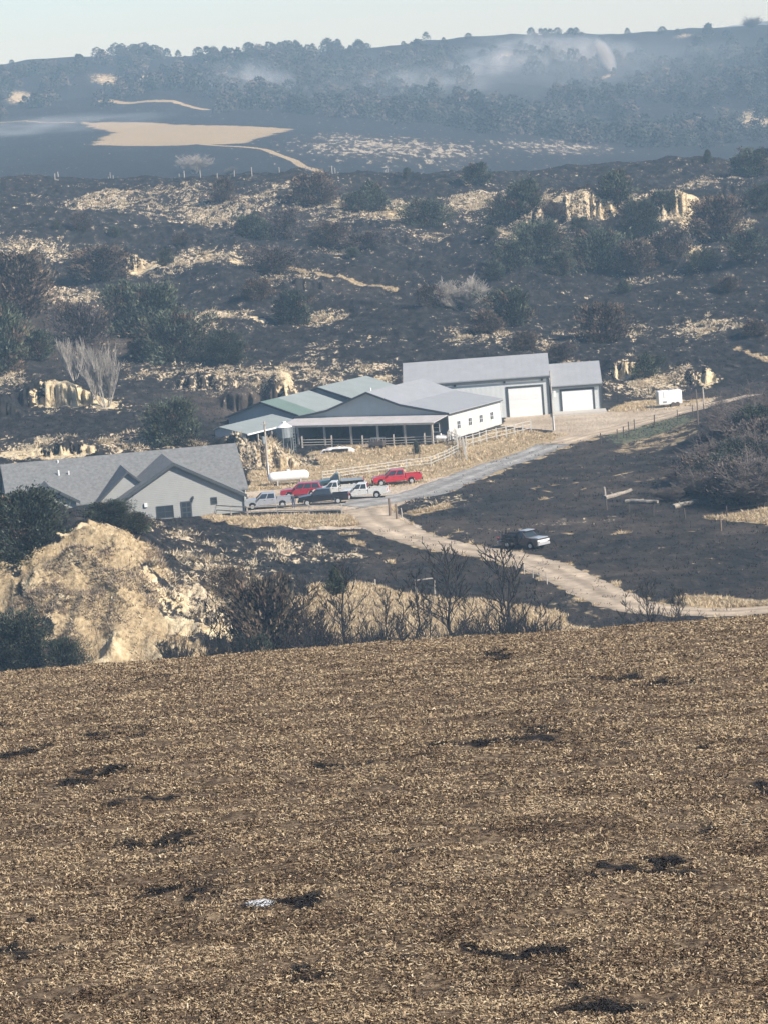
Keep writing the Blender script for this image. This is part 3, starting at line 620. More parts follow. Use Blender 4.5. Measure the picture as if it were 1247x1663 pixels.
def cedar_meshes(name, seed, nleaf=7000, shape='round', hue='green', leaf=.05, limbs=90, jag=.25, rust=.25):
    """unit-high cedar: crown radius about .5 at shape 'round'"""
    nleaf = int(nleaf * 1.5); r = np.random.RandomState(seed); pts = []; dirs = []; cols = []; segs = []
    lean = r.randn(2) * .03; per = nleaf // limbs
    lobes = 1 + .22 * np.sin(np.arange(3) * 2.1 + r.rand() * 6)
    for k in range(limbs):
        t = .03 + .95 * ((k + r.rand()) / limbs) ** (.9 if shape != 'round' else 1.1)
        if shape == 'round': R = .50 * math.sqrt(max(.02, 1 - ((t - .30) / .72) ** 2))
        elif shape == 'cone': R = .40 * (1 - t) ** .75 + .02
        elif shape == 'column': R = .30 * math.sqrt(max(.02, 1 - ((t - .38) / .64) ** 2))
        else: R = .78 * math.sqrt(max(.02, 1 - ((t - .15) / .86) ** 2))      # low and wide
        a = r.rand() * 2 * math.pi; R *= (1 + jag * r.randn() * .8) * (1 + .18 * math.sin(2 * a + seed) + .12 * math.sin(3 * a + 2 * seed + 3 * t))
        R = max(R, .03)
        z0 = t * .78; c = np.array([lean[0] * t * 3, lean[1] * t * 3, z0]); rise = .10 + .30 * t + .08 * r.randn()
        tip = c + np.array([math.cos(a) * R, math.sin(a) * R, rise * (R + .25)])
        tip[2] = min(tip[2], 1.02 + .05 * r.randn())
        segs.append((c * [1, 1, .9], tip, .010 * (1.2 - t), .002))
        s = r.rand(per) ** .6 * .95 + .08; base_ = c[None] * (1 - s[:, None]) + tip[None] * s[:, None]
        sp = (.022 + .065 * (1 - np.abs(s - .55))) * (.5 + R)
        off = r.randn(per, 3) * sp[:, None] * [.9, .9, .8]
        P = base_ + off; P[:, 2] = np.maximum(P[:, 2], .0)
        pts.append(P); dd = (tip - c) / (np.linalg.norm(tip - c) + 1e-6); dirs.append(np.repeat(dd[None], per, 0))
        isr = r.rand() < rust
        g = {'green': (.075, .088, .058), 'dark': (.046, .056, .040), 'brown': (.098, .080, .058), 'purple': (.095, .080, .070)}[hue]
        g = np.array(g) * (.55 + .9 * r.rand()); 
        if isr: g = np.array((.125, .090, .064)) * (.6 + .7 * r.rand())
        cols.append(g[None] * (.45 + 1.25 * r.rand(per) ** 1.5)[:, None])
    P = np.concatenate(pts); Dd = np.concatenate(dirs); Cc = np.concatenate(cols)
    V = tri_foliage(P, leaf * 1.15, seed + 1, dirs=Dd, asp=2.0)
    crown = mesh_np(name + '_crown', V, np.arange(len(V)).reshape(-1, 3), 3, MAT['foliage'], col=np.repeat(Cc, 3, 0))
    segs += [((0, 0, -.06), (lean[0], lean[1], .35), .030, .022), ((lean[0], lean[1], .35), (lean[0] * 2.2, lean[1] * 2.2, .85), .022, .006)]
    V, F = tube_np(segs, 4); trunk = mesh_np(name + '_trunk', V, F, 4, MAT['bark_brown'])
    return crown, trunk
CED = {}
for i in range(4): CED['round%d' % i] = cedar_meshes('cedar', 10 + i, 9000, 'round', 'green', .050, 110, rust=.12)
for i in range(3): CED['rust%d' % i] = cedar_meshes('cedar', 20 + i, 8000, 'round', 'brown', .050, 100, rust=.55)
for i in range(2): CED['purple%d' % i] = cedar_meshes('cedar', 25 + i, 7000, 'wide', 'purple', .055, 100, jag=.4, rust=.1)
for i in range(2): CED['cone%d' % i] = cedar_meshes('cedar', 30 + i, 7000, 'cone', 'green', .045, 110, jag=.3, rust=.08)
for i in range(2): CED['column%d' % i] = cedar_meshes('cedar', 35 + i, 7000, 'column', 'dark', .045, 90, jag=.2, rust=.1)
for i in range(3): CED['wide%d' % i] = cedar_meshes('cedar', 40 + i, 9000, 'wide', 'green', .055, 120, jag=.3, rust=.12)
for i in range(2): CED['dark%d' % i] = cedar_meshes('cedar', 50 + i, 16000, 'round', 'dark', .034, 170, jag=.3, rust=.06)
for i in range(1): CED['sparse%d' % i] = cedar_meshes('cedar', 56 + i, 2600, 'round', 'brown', .05, 120, jag=.45, rust=.4)
def cedar(proto, p, h, w, label, name='cedar_tree', group=None, rz=None, sink=.02):
    crown, trunk = CED[proto]; wu = {'r': 1.0, 'p': 1.5, 'c': .8, 'w': 1.5, 'd': 1.0, 's': 1.0}[proto[0]]
    if proto.startswith('column'): wu = .62
    o = empty(name, (p.x, p.y, p.z - h * sink), rnd.random() * 6.28 if rz is None else rz, label=label, cat='tree', group=group)
    sx = w / wu; o.scale = (sx, sx, h / 1.02)
    c = link('crown', crown, o); t = link('trunk', trunk, o)
    return o
def place(proto, px, py, hpx, wpx, label, **kw):
    Dmin = kw.pop('Dmin', 290); p = hit(px, py, Dmin); k = p.y / F_PX
    return cedar(proto, p, hpx * k, wpx * k, label, **kw)
G1 = 'cedars scattered over the burnt hillside'
for a in [
 ('rust0', 365, 330, 42, 38, 'small rust-tipped cedar high on the left slope just under the crest'),
 ('purple0', 134, 374, 30, 34, 'small brown scorched shrub on the smooth black slope at upper left'),
 ('round1', 188, 386, 20, 16, 'tiny dark cedar to the right of the small brown shrub on the upper left slope'),
 ('rust1', 165, 455, 58, 76, 'wide rust-brown cedar left of the pale yellow outcrop on the middle left slope'),
 ('round0', 412, 390, 42, 50, 'dark cedar just left of the purple-grey cedar in the upper middle of the slope'),
 ('rust2', 22, 515, 108, 112, 'big brown-green cedar at the left edge of the photo, upper of the two there'),
 ('round2', 0, 602, 112, 84, 'tall greenish cedar cut by the left edge of the photo, lower of the two there'),
 ('purple1', 133, 558, 68, 84, 'broad purple-brown shrubby tree between the left edge cedars and the big green clump'),
 ('round3', 212, 546, 90, 74, 'left cedar of the big green clump on the left slope'),
 ('round1', 258, 548, 90, 84, 'middle and tallest cedar of the big green clump on the left slope'),
 ('wide0', 292, 586, 78, 104, 'broad right-hand cedar of the big green clump, hanging over the bank'),
 ('dark0', 374, 590, 56, 62, 'dark cedar on the bank edge right of the big green clump'),
 ('wide1', 280, 724, 74, 96, 'bushy green cedar standing directly behind the grey house roof'),
 ('round0', 58, 585, 50, 52, 'rounded dark cedar behind the yellow bluff at the left edge'),
 ('purple0', 296, 397, 20, 26, 'small reddish shrub alone on the dark slope left of centre'),
 ('round2', 270, 432, 28, 20, 'small dark cedar on the pale outcrop right of the wide rust-brown cedar'),
 ('rust0', 512, 332, 52, 66, 'round rust-topped cedar touching the crest left of centre'),
 ('cone0', 608, 342, 54, 54, 'peaked grey-green cedar below the crest at top centre'),
 ('round3', 578, 342, 32, 40, 'small round cedar leaning on the peaked cedar at top centre'),
 ('wide2', 690, 368, 44, 74, 'low spreading grey cedar right of the peaked cedar at top centre'),
 ('purple1', 462, 388, 48, 58, 'purple-grey scorched cedar in the upper middle of the slope'),
 ('rust2', 535, 400, 42, 46, 'brown cedar below the pale ledges at upper centre'),
 ('purple0', 592, 404, 26, 64, 'row of low brown brush under the pale ledges at centre'),
 ('purple1', 437, 444, 42, 80, 'low wide brown thicket left of centre on the slope'),
 ('rust0', 418, 486, 34, 46, 'small brown cedar beside the ash-coloured ledge left of centre'),
 ('column0', 482, 527, 62, 42, 'upright column-shaped dark cedar standing alone left of centre'),
 ('round1', 573, 418, 16, 18, 'tiny round scorched bush on the pale rise at centre'),
 ('round0', 660, 288, 16, 12, 'tiny dark cedar right on the crest near top centre'),
 ('round2', 771, 300, 36, 40, 'round green cedar on the crest right of centre'),
 ('round3', 851, 344, 54, 50, 'tall dark cedar left of the white bluffs, upper one of a pair'),
 ('wide0', 818, 362, 44, 50, 'lower left cedar of the pair beside the white bluffs'),
 ('cone1', 1001, 330, 60, 54, 'pointed dark cedar standing on the edge of the white bluffs'),
 ('round1', 1083, 340, 30, 34, 'small round cedar in the notch between two white bluffs'),
 ('rust1', 1166, 390, 76, 70, 'large rust-tinged cedar right of the tall white cliff'),
 ('round0', 1222, 286, 46, 58, 'dark cedar on the crest at the far right'),
 ('round2', 1232, 343, 44, 44, 'dark cedar above the bluffs at the right edge, below the crest one'),
 ('dark1', 1038, 388, 64, 62, 'dense dark cedar in the gap below the middle white bluff'),
 ('purple0', 900, 358, 28, 30, 'small grey bush at the left end of the white bluffs'),
 ('round3', 942, 374, 22, 26, 'small dark bush at the foot of the left white bluff'),
 ('wide1', 874, 424, 62, 78, 'broad dark cedar at the left end of the dense belt under the bluffs'),
 ('round1', 832, 438, 48, 52, 'cedar at the lower left tip of the dense belt under the bluffs'),
 ('wide2', 967, 438, 62, 92, 'widest dark cedar in the middle of the belt under the bluffs'),
 ('rust2', 1038, 442, 56, 62, 'brownish cedar right of the widest one in the belt under the bluffs'),
 ('purple1', 1098, 422, 50, 66, 'grey leafless-looking cedar in the right half of the belt under the bluffs'),
 ('round2', 1207, 420, 48, 54, 'dark grey cedar at the right edge level with the belt under the bluffs'),
 ('round0', 802, 454, 32, 30, 'small dark cedar below the left tip of the belt'),
 ('rust1', 978, 554, 66, 64, 'large isolated cedar with brown right side above the end of the tall metal shed'),
 ('round3', 826, 528, 60, 66, 'big dark cedar right of the pale bare thicket'),
 ('rust0', 790, 540, 36, 48, 'rusty low bush squeezed between the pale bare thicket and the big dark cedar'),
 ('cone0', 1014, 475, 24, 22, 'little pointed cedar on the smooth black slope right of centre'),
 ('rust1', 1184, 474, 26, 28, 'little rust-red bush on the black slope near the right edge'),
 ('cone1', 1149, 265, 24, 17, 'small ragged cedar poking above the crest at the right'),
 ('cone0', 1046, 612, 44, 42, 'green cedar on the bank just right of the small shed'),
 ('purple0', 911, 588, 32, 42, 'brown brush behind the joint of the tall and the small metal shed'),
 ('rust2', 851, 570, 32, 32, 'reddish brush on the bank behind the tall metal shed roof'),
 ('round1', 796, 384, 18, 18, 'tiny cedar in the pale scree left of the white bluffs'),
 ('wide2', 1062, 596, 18, 30, 'low scrub on top of the bank right of the green cedar'),
 ('purple1', 700, 498, 36, 44, 'reddish brush at the left side of the pale bare thicket'),
 ('rust0', 1225, 545, 26, 40, 'low rusty brush on the dark slope at the right edge'),
 ('wide0', 1138, 440, 34, 44, 'small dark cedar between the belt and the right edge'),
 ('round0', 905, 448, 40, 46, 'cedar tucked in front of the belt between its left end and its widest tree'),
 ('cone1', 92, 372, 16, 12, 'tiny cedar on the pale ledge at upper left'),
 ('rust2', 232, 582, 30, 36, 'brown bush beneath the big green clump'),
]:
    place(*a[:5], a[5], group=G1)
# near bank cedars, lower left
place('dark0', 32, 908, 118, 140, 'large dense dark cedar on the loess bank at the left edge before the house', Dmin=300)
place('dark1', 178, 850, 38, 72, 'spreading dark cedar on top of the loess bluff in front of the house', Dmin=300, name='cedar_tree')
place('wide0', 215, 864, 32, 56, 'low dark cedar drooping over the right shoulder of the loess bluff', Dmin=300)
cedar('dark1', on_ground(35, 1078, 296), 5.6, 5.0, 'dark cedar at the foot of the loess bluff at the left edge')
cedar('dark0', on_ground(108, 1072, 294), 3.6, 2.9, 'smaller dark cedar at the foot of the loess bluff, right of the left edge one')
cedar('sparse0', on_ground(372, 965, 318), 3.4, 3.6, 'thin scorched bush on the blackened slope right of the loess bluff')
cedar('rust2', on_ground(442, 1060, 288), 8.6, 5.2, 'tall half-burnt brown cedar rising right of the bluff behind the field crest')
cedar('dark1', on_ground(415, 1060, 286), 4.0, 2.6, 'dark green cedar stump growing at the left foot of the half-burnt cedar')
cedar('cone1', on_ground(677, 742, 447), 2.0, 1.0, 'tiny upright evergreen in the corral in front of the barn', name='evergreen_shrub')

# bare trees
def bare_mesh(name, seed, levels=4, spread=.55, trunks=1, up=.25, n0=7, thin=1.0, droop=0, len0=.42, base_spread=.1):
    r = random.Random(seed); trunk = []; br = []
    def grow(p, d, L, rad, lev):
        steps = 3 if lev < 2 else 2; q = p
        for i in range(steps):
            d = (d + Vector((r.gauss(0, .12), r.gauss(0, .12), r.gauss(0, .06) + (up if lev > 0 else 0) * .3 - droop * .1))).normalized()
            q2 = q + d * (L / steps); ra = rad * (1 - .28 * i / steps); rb = rad * (1 - .28 * (i + 1) / steps)
            (trunk if lev == 0 else br).append((tuple(q), tuple(q2), ra, rb))
            if lev < levels and (lev > 0 or i > 0):
                for _ in range(2 if lev else n0 // 2):
                    a = r.uniform(0, 6.28); s = Vector((math.cos(a), math.sin(a), 0)); dd = (d * (1 - spread) + s * spread + Vector((0, 0, up))).normalized()
                    grow(q.lerp(q2, r.random()), dd, L * r.uniform(.42, .72), rb * .5, lev + 1)
            q = q2
        if lev < levels: grow(q, (d + Vector((r.gauss(0, .3), r.gauss(0, .3), .1))).normalized(), L * .6, rad * .66, lev + 1)
    for k in range(trunks):
        a = r.uniform(0, 6.28); rr = base_spread * r.random() if trunks > 1 else 0
        kk = (.2 + .6 * r.random()) if trunks > 1 else .05; d0 = Vector((math.cos(a) * kk, math.sin(a) * kk, 1)).normalized()
        grow(Vector((math.cos(a) * rr, math.sin(a) * rr, -.05)), d0, len0 * r.uniform(.75, 1.1), .018 * thin / math.sqrt(trunks), 0)
    allz = max(s[1][2] for s in trunk + br); k = 1.18 / allz
    out = []
    for nm, ss, nn in (('trunk', trunk, 5), ('branches', br, 3)):
        V, F = tube_np([(np.array(a) * k, np.array(b) * k, max(c * k * 2.0, .0034), max(e * k * 2.0, .0030)) for a, b, c, e in ss], nn)
        out.append((nm, V, F, nn))
    return out
def dead_mesh(seed, limbs=16, reach=.34, thick=.011, low=.22, wob=.02, twigs=5):
    r = random.Random(seed); tr = []; br = []; p = Vector((0, 0, -.05)); P = [p]
    for i in range(10):
        p = Vector((p.x + r.gauss(0, wob), p.y + r.gauss(0, wob), p.z + .105)); P.append(p)
    for i in range(10): tr.append((P[i], P[i + 1], thick * (1 - .085 * i), thick * (1 - .085 * (i + 1))))
    def limb(q, d, L, rad, lev):
        n = 5 if lev == 0 else 3
        for k in range(n):
            d = (d + Vector((r.gauss(0, .16), r.gauss(0, .16), .16 + r.gauss(0, .1)))).normalized(); q2 = q + d * L / n
            br.append((q, q2, rad * (1 - .8 * k / n), rad * (1 - .8 * (k + 1) / n)))
            if lev < 2:
                for _ in range(2 if lev == 0 else 1):
                    if r.random() < .8:
                        a = r.uniform(0, 6.28); limb(q2, (d + .9 * Vector((math.cos(a), math.sin(a), .2))).normalized(), L * r.uniform(.28, .5), rad * .5, lev + 1)
            q = q2
    for k in range(limbs):
        t = low + (.97 - low) * (k + r.random()) / limbs; i = min(9, int(t * 10)); q = P[i].lerp(P[i + 1], t * 10 - i); a = k * 2.4 + r.uniform(-.5, .5)
        limb(q, Vector((math.cos(a), math.sin(a), r.uniform(.25, .8))).normalized(), reach * (1.15 - t * .8) * r.uniform(.6, 1.2), thick * .45 * (1.2 - t), 0)
    out = []
    for nm, ss, nn in ((('trunk', tr, 6), ('branches', br, 3)) if limbs > 10 else (('stem', tr + br, 4),)):
        V, F = tube_np([(np.array(a), np.array(b), max(c, .0036), max(e, .0030)) for a, b, c, e in ss], nn)
        out.append((nm, mesh_np('dead_' + nm, V, F, 4, MAT['bark_dark'] if nm != 'branches' else MAT['twig_dark'])))
    return out
def bare_proto(seed, mt, mb, **kw):
    return [(nm, mesh_np('bare_' + nm, V, F, 4, MAT[mt] if nm == 'trunk' else MAT[mb])) for nm, V, F, nn in bare_mesh('b', seed, **kw)]
BARE = {}
for i in range(5): BARE['dead%d' % i] = dead_mesh(100 + i, 17 + i, (.40, .34, .38, .26, .42)[i], .019)
for i in range(3): BARE['thin%d' % i] = dead_mesh(110 + i, 9, .24, .014, wob=.03)
for i in range(3): BARE['pale%d' % i] = bare_proto(120 + i, 'bark_pale', 'bark_pale', levels=3, n0=6, spread=.32, up=.4, trunks=6, thin=.9, base_spread=.02)
for i in range(2): BARE['whitebush%d' % i] = bare_proto(130 + i, 'bark_pale', 'bark_pale', levels=4, n0=6, spread=.6, up=.12, trunks=5, len0=.3, thin=1.1, base_spread=.02)
for i in range(4): BARE['brush%d' % i] = bare_proto(140 + i, 'bark_brown', 'twig', levels=4, n0=8, spread=.72, up=.10, trunks=7, len0=.34, thin=.8, base_spread=.02)
for i in range(2): BARE['shrub%d' % i] = bare_proto(150 + i, 'bark_dark', 'twig_dark', levels=3, n0=6, spread=.45, up=.35, trunks=9, len0=.4, thin=.8, base_spread=.02)
def bare(proto, p, h, w, label, name='bare_tree', cat='tree', group=None):
    o = empty(name, (p.x, p.y, p.z), rnd.random() * 6.28, label=label, cat=cat, group=group); w = h if proto[:4] in ('dead', 'thin') else w; o.scale = (w, w, h)
    for nm, me in BARE[proto]: link(nm, me, o)
    return o
def bare_at(proto, px, py, D, hpx, label, wf=1.0, **kw):       # base under px, top at py
    t = at(px, py, D); g = h1(t.x, t.y); h = max(t.z - g, .8)
    return bare(proto, Vector((t.x, t.y, g)), h, h * wf, label, **kw)
GD = 'dead trees standing behind the field crest'
for a in [('dead0', 500, 945, 288, 'dead twiggy tree just right of the half-burnt cedar', .8), ('dead1', 549, 915, 290, 'dead tree that keeps a green tuft at its top', .62), ('thin0', 592, 985, 284, 'thin bare sapling right of the green-topped dead tree', .5),
          ('dead2', 625, 962, 292, 'forked bare tree in front of the pale grass, left of centre of the row', .7), ('thin1', 648, 940, 286, 'slender bare pole tree left of the straight black trunk', .5), ('dead3', 674, 930, 283, 'straight black trunk with short limbs in the row of dead trees', .55),
          ('dead4', 716, 893, 288, 'tall black dead tree with upswept limbs below the dirt road', .62), ('thin2', 748, 960, 284, 'small bare tree between the two tallest dead trees', .6), ('dead0', 806, 888, 282, 'tallest black dead tree, crooked, crossing the dirt road', .66),
          ('dead2', 838, 975, 287, 'low spreading dead tree right of the tallest one', .9), ('thin0', 868, 950, 284, 'slim dead tree near the right end of the row', .8), ('dead1', 775, 990, 280, 'short bushy dead tree at the foot of the tallest one', 1.0),
          ('dead3', 695, 985, 280, 'short dead tree in front of the straight black trunk', .9), ('dead4', 530, 990, 281, 'short dead tree left of the green-topped one', .9), ('thin1', 472, 975, 281, 'bare sapling close against the half-burnt cedar', .8),
          ('thin2', 566, 1000, 279, 'short bare sapling under the green-topped dead tree', .9), ('thin0', 335, 968, 290, 'thin burnt sapling against the bluff, leftmost of three', .25), ('thin1', 352, 975, 289, 'thin burnt sapling against the bluff, middle of three', .22), ('thin2', 371, 972, 291, 'thin burnt sapling against the bluff, rightmost of three', .25),
          ('dead2', 1046, 948, 284, 'leaning bare tree over the bend of the dirt road', .8), ('dead4', 1090, 958, 282, 'bare shrub with curved stems at the right end of the row', 1.1), ('thin1', 1012, 968, 282, 'bare sapling left of the leaning tree by the road bend', .8), ('thin0', 905, 985, 282, 'short bare sapling below the wire fence stakes', .9), ('dead1', 655, 1000, 279, 'short twiggy dead tree under the forked bare tree', 1.0)]:
    bare_at(a[0], a[1], a[2], a[3], 0, a[4], a[5], group=GD)
gt = at(545, 935, 290)
cedar('cone0', Vector((gt.x, gt.y, gt.z - 1.6)), 2.7, 1.5, 'green needle tuft left at the top of a dead tree', name='mistletoe_tuft', group=None)
for a in [('shrub0', 285, 1040, 286, 'dark burnt brush at the bluff foot, left of the three saplings', .9), ('shrub1', 352, 1030, 284, 'dark burnt brush under the three burnt saplings', .7), ('shrub0', 392, 1035, 285, 'small dark brush left of the half-burnt cedar', .7),
          ('shrub1', 500, 1010, 279, 'dark brush at the base of the dead twiggy tree', 1.0), ('shrub0', 600, 1015, 279, 'low dark brush at the base of the row, near its middle', 1.3), ('shrub1', 810, 1000, 279, 'low dark brush at the foot of the tallest dead tree', 1.4), ('shrub0', 740, 1010, 278, 'low grey brush between the two tallest dead trees', 1.3), ('shrub1', 870, 1005, 279, 'low dark brush at the right end of the dead tree row', 1.2)]:
    bare_at(a[0], a[1], a[2], a[3], 0, a[4], a[5], name='burnt_brush', cat='brush', group='burnt brush behind the field crest')
# pale leafless clumps
p = hit(150, 655); bare('pale0', p, 7.5, 5.6, 'pale leafless thicket behind the yellow bluff, left stems', name='bare_thicket', group='pale thicket behind the yellow bluff')
p = hit(174, 662); bare('pale1', p, 8.6, 6.4, 'pale leafless thicket right of the yellow bluff, tallest stems', name='bare_thicket', group='pale thicket behind the yellow bluff')
p = hit(122, 625, 520); bare('pale2', p, 6.0, 5.0, 'pale leafless saplings rising above the left top of the yellow bluff', name='bare_thicket', group='pale thicket behind the yellow bluff')
p = hit(750, 505); bare('whitebush0', p, 5.4, 6.4, 'pale grey leafless thicket standing out in the middle of the black slope', name='bare_thicket')
p = hit(717, 498); bare('whitebush1', p, 3.8, 5.0, 'smaller pale leafless thicket joined to the left of the bright one', name='bare_thicket')
p = hit(316, 283, 1000); bare('whitebush1', p, 6.0, 10.5, 'pale grey leafless tree on the plain just beyond the crest', name='bare_tree')
p = hit(372, 283, 1000); bare('brush1', p, 2.6, 3.6, 'small grey bare bush on the plain right of the pale leafless tree', name='bare_tree')
# tangle of brush at the right
GB = 'tangled leafless trees on the right'
for i, (pr, px, py, h, w, lab) in enumerate([
 ('brush0', 1235, 824, 6.0, 8.0, 'leafless tree lowest at the right edge of the tangle'), ('brush1', 1190, 816, 5.2, 7.5, 'leafless tree in the middle of the front row of the tangle'), ('brush2', 1140, 806, 3.6, 6.0, 'low leafless tree second from the left tip of the tangle'),
 ('brush3', 1155, 780, 4.6, 7.0, 'leafless tree on the left flank of the tangle'), ('brush0', 1200, 775, 5.6, 7.5, 'leafless tree behind the middle of the front row of the tangle'), ('brush2', 1240, 775, 6.2, 8.0, 'leafless tree at the right edge, second row of the tangle'),
 ('brush3', 1215, 735, 6.0, 8.0, 'leafless tree in the upper middle of the tangle'), ('brush1', 1262, 740, 7.0, 8.5, 'leafless tree cut by the right edge high in the tangle'), ('brush1', 1085, 814, 2.0, 3.6, 'low brush pile by the pale logs left of the tangle'),
 ('brush0', 1180, 735, 4.4, 6.5, 'leafless tree on the upper left of the tangle beside the fence'), ('brush3', 1105, 790, 2.6, 4.5, 'small leafless bush above the pale logs'), ('brush2', 1240, 700, 6.0, 7.0, 'grey fine-twigged tree at the top right of the tangle'),
 ('brush1', 1205, 700, 4.6, 6.5, 'grey fine-twigged tree at the top of the tangle next to the track'), ('brush3', 1172, 700, 3.0, 4.5, 'small fine-twigged tree at the topmost left of the tangle'), ('brush0', 1130, 765, 2.8, 4.2, 'small leafless bush on the slope edge left of the tangle'),
 ('brush2', 1165, 815, 4.0, 6.0, 'leafless tree in front, left of the middle of the tangle'), ('brush1', 1215, 805, 5.4, 7.0, 'leafless tree in front, right of the middle of the tangle')]):
    p = hit(px, py); bare(pr, p, h, w * .8, lab, group=GB)
for a in [('dark0', 1222, 775, 70, 100, 'dense dark grey cedar high in the tangle near the right edge'), ('dark1', 1180, 795, 60, 80, 'dense dark grey cedar in the left half of the tangle'), ('dark0', 1245, 735, 80, 90, 'dense dark grey cedar at the top right of the tangle'), ('purple0', 1215, 818, 70, 110, 'dense dark dead foliage mass low in the tangle at the right edge'), ('purple1', 1160, 800, 60, 90, 'dark dead cedar low in the left of the tangle'), ('purple0', 1240, 760, 80, 110, 'dark dead cedar high in the tangle at the right edge'), ('purple1', 1190, 770, 60, 90, 'dark dead cedar in the middle of the tangle')]:
    place(*a[:5], a[5], group=GB)

# far woods on the smoking hill: outstanding trees singly, the mass as one object
def blob_tree(seed, nt=150, cone=.4, lf=.13):
    r = np.random.RandomState(seed); a = r.rand(nt) * 6.28; t = r.rand(nt) ** .8
    R = (.5 * np.sqrt(np.maximum(.03, 1 - ((t - .3) / .72) ** 2)) * (1 - cone) + cone * .5 * (1 - t)) * (.55 + .55 * r.rand(nt))
    P = np.stack([np.cos(a) * R, np.sin(a) * R, t * .92], 1)
    V = tri_foliage(P, lf, seed, up=.3, asp=1.5); return V, np.repeat((.6 + .8 * r.rand(nt))[:, None], 3, 0)
BT = [blob_tree(900 + i, 230, .2 + .6 * (i % 3) / 2) for i in range(8)]
WCOL = np.array([(.06, .07, .05), (.10, .095, .072), (.14, .118, .095), (.045, .05, .042)])
rw = np.random.RandomState(3)
Vs, Cs = [], []
nW = 3600; wu_ = rw.rand(nW) * 1700 - 220; wD = 1640 + rw.rand(nW) * 760
wx = (wu_ - CX) / F_PX * wD; dens = fbm(wx / 60, wD / 130, 501, 3) + .30
edgeD = np.interp(wu_, [0, 450, 620, 850, 1050, 1247], [1760, 1790, 1720, 1580, 1480, 1440]); 
wD2 = edgeD + (wD - 1640) / 760 * (2390 - edgeD); wx = (wu_ - CX) / F_PX * wD2
clear = np.zeros(nW)
for (px, py, rx, ry) in [(30, 157, 26, 12), (175, 130, 30, 10), (240, 128, 24, 9), (250, 169, 90, 6), (1225, 200, 26, 15), (1140, 205, 12, 14), (90, 108, 130, 6), (985, 125, 20, 6), (820, 115, 60, 10), (1110, 55, 90, 6)]:
    vv = 0
    c = hit(px, py, 1500); clear = np.maximum(clear, np.exp(-(((wx - c.x) / (1.25 * rx / F_PX * c.y)) ** 2 + ((wD2 - c.y + 45) / (ry * 7 + 45)) ** 2)))
topfade = sstep(2150, 2380, wD2) * (.6 + .5 * (wu_ > 650)) + (wu_ < 200) * .25 * sstep(2100, 2300, wD2)
keep = (dens - clear * 1.5 - topfade + .25 * rw.rand(nW)) > .02
wx, wD2 = wx[keep], wD2[keep]; wz = H(wx, wD2)
for i in range(len(wx)):
    V, cc = BT[i % 8]; h = 4.5 + 5.5 * rw.rand() ** 1.2; w = h * (.95 + .6 * rw.rand())
    Vs.append(V * [w, w, h] + [wx[i], wD2[i], wz[i] - .3]); Cs.append(cc * WCOL[rw.randint(4)] * (.55 + .35 * rw.rand()))
V = np.concatenate(Vs); C_ = np.concatenate(Cs)
link('far_woods', mesh_np('far_woods', V, np.arange(len(V)).reshape(-1, 3), 3, MAT['foliage'], col=C_), kind='stuff', label='hazy cedar woods covering the smoking far hillside')
FT = []
for i in range(3):
    V, cc = blob_tree(950 + i, 420, .3 * i); FT.append(mesh_np('far_tree', V, np.arange(len(V)).reshape(-1, 3), 3, MAT['foliage'], col=cc * np.array((.045, .05, .04))))
for k, (px, py, hp) in enumerate([(20, 101, 6), (175, 96, 9), (228, 92, 8), (250, 90, 10), (272, 89, 11), (290, 88, 9), (323, 88, 12), (345, 86, 9), (366, 84, 10), (405, 84, 15), (425, 83, 10), (455, 80, 12), (470, 79, 10), (537, 78, 11), (548, 78, 9), (596, 78, 9), (655, 72, 7), (720, 66, 7), (760, 60, 8),
                                  (862, 54, 10), (885, 53, 9), (905, 52, 9), (935, 51, 8), (1018, 52, 8), (1075, 52, 10), (1100, 55, 9), (1150, 58, 18), (1180, 60, 12), (866, 120, 26), (900, 122, 22), (920, 123, 18)]):
    p = hit(px, py + 3, 1900); h = hp * p.y / F_PX * 1.3
    o = link('far_cedar', FT[k % 3], None, label='small hazy cedar standing out along the smoky far skyline', cat='tree', group='cedars along the far skyline')
    o.location = (p.x, p.y, p.z - .3); o.scale = (h * 1.1, h * 1.1, h); o.rotation_euler = (0, 0, k)
p = hit(1220, 46, 2300); bare('brush2', p, 9, 12, 'lone bare tree on the far right skyline')

# ------------------------------------------------------------------ building materials
MAT['shingle'] = paint('grey_shingles', (.165, .17, .17), .9, .25, 2.5, bumpd=.02)
MAT['roof_grey'] = paint('grey_ribbed_roof', (.31, .32, .33), .5, .06, .6, ribs=('X', .9))
MAT['roof_grey_y'] = paint('grey_ribbed_roof_along', (.30, .31, .32), .5, .06, .6, ribs=('Y', .9))
MAT['roof_green'] = paint('pale_green_ribbed_roof', (.25, .282, .272), .5, .08, .5, ribs=('Y', .9))
MAT['roof_green_dark'] = paint('green_ribbed_roof', (.14, .195, .165), .5, .08, .5, ribs=('Y', .9))
MAT['roof_tan'] = paint('weathered_porch_roof', (.46, .44, .43), .6, .10, .7, ribs=('X', .9))
MAT['wall_grey'] = paint('grey_house_siding', (.33, .34, .33), .8, .05, 1.0, ribs=('Z', .22))
MAT['wall_shop'] = paint('light_grey_ribbed_wall', (.58, .61, .605), .6, .05, .7, ribs=('X', .7))
MAT['wall_barn'] = paint('grey_green_ribbed_wall', (.36, .40, .40), .7, .06, .7, ribs=('X', .7))
MAT['wall_cream'] = paint('cream_ribbed_wall', (.56, .56, .53), .6, .05, .7, ribs=('Y', .7))
MAT['wall_shade'] = paint('porch_shade_wall', (.17, .19, .20), .7, .06, .7, ribs=('X', .7))  # porch shade is mixed into this darker copy of the barn wall
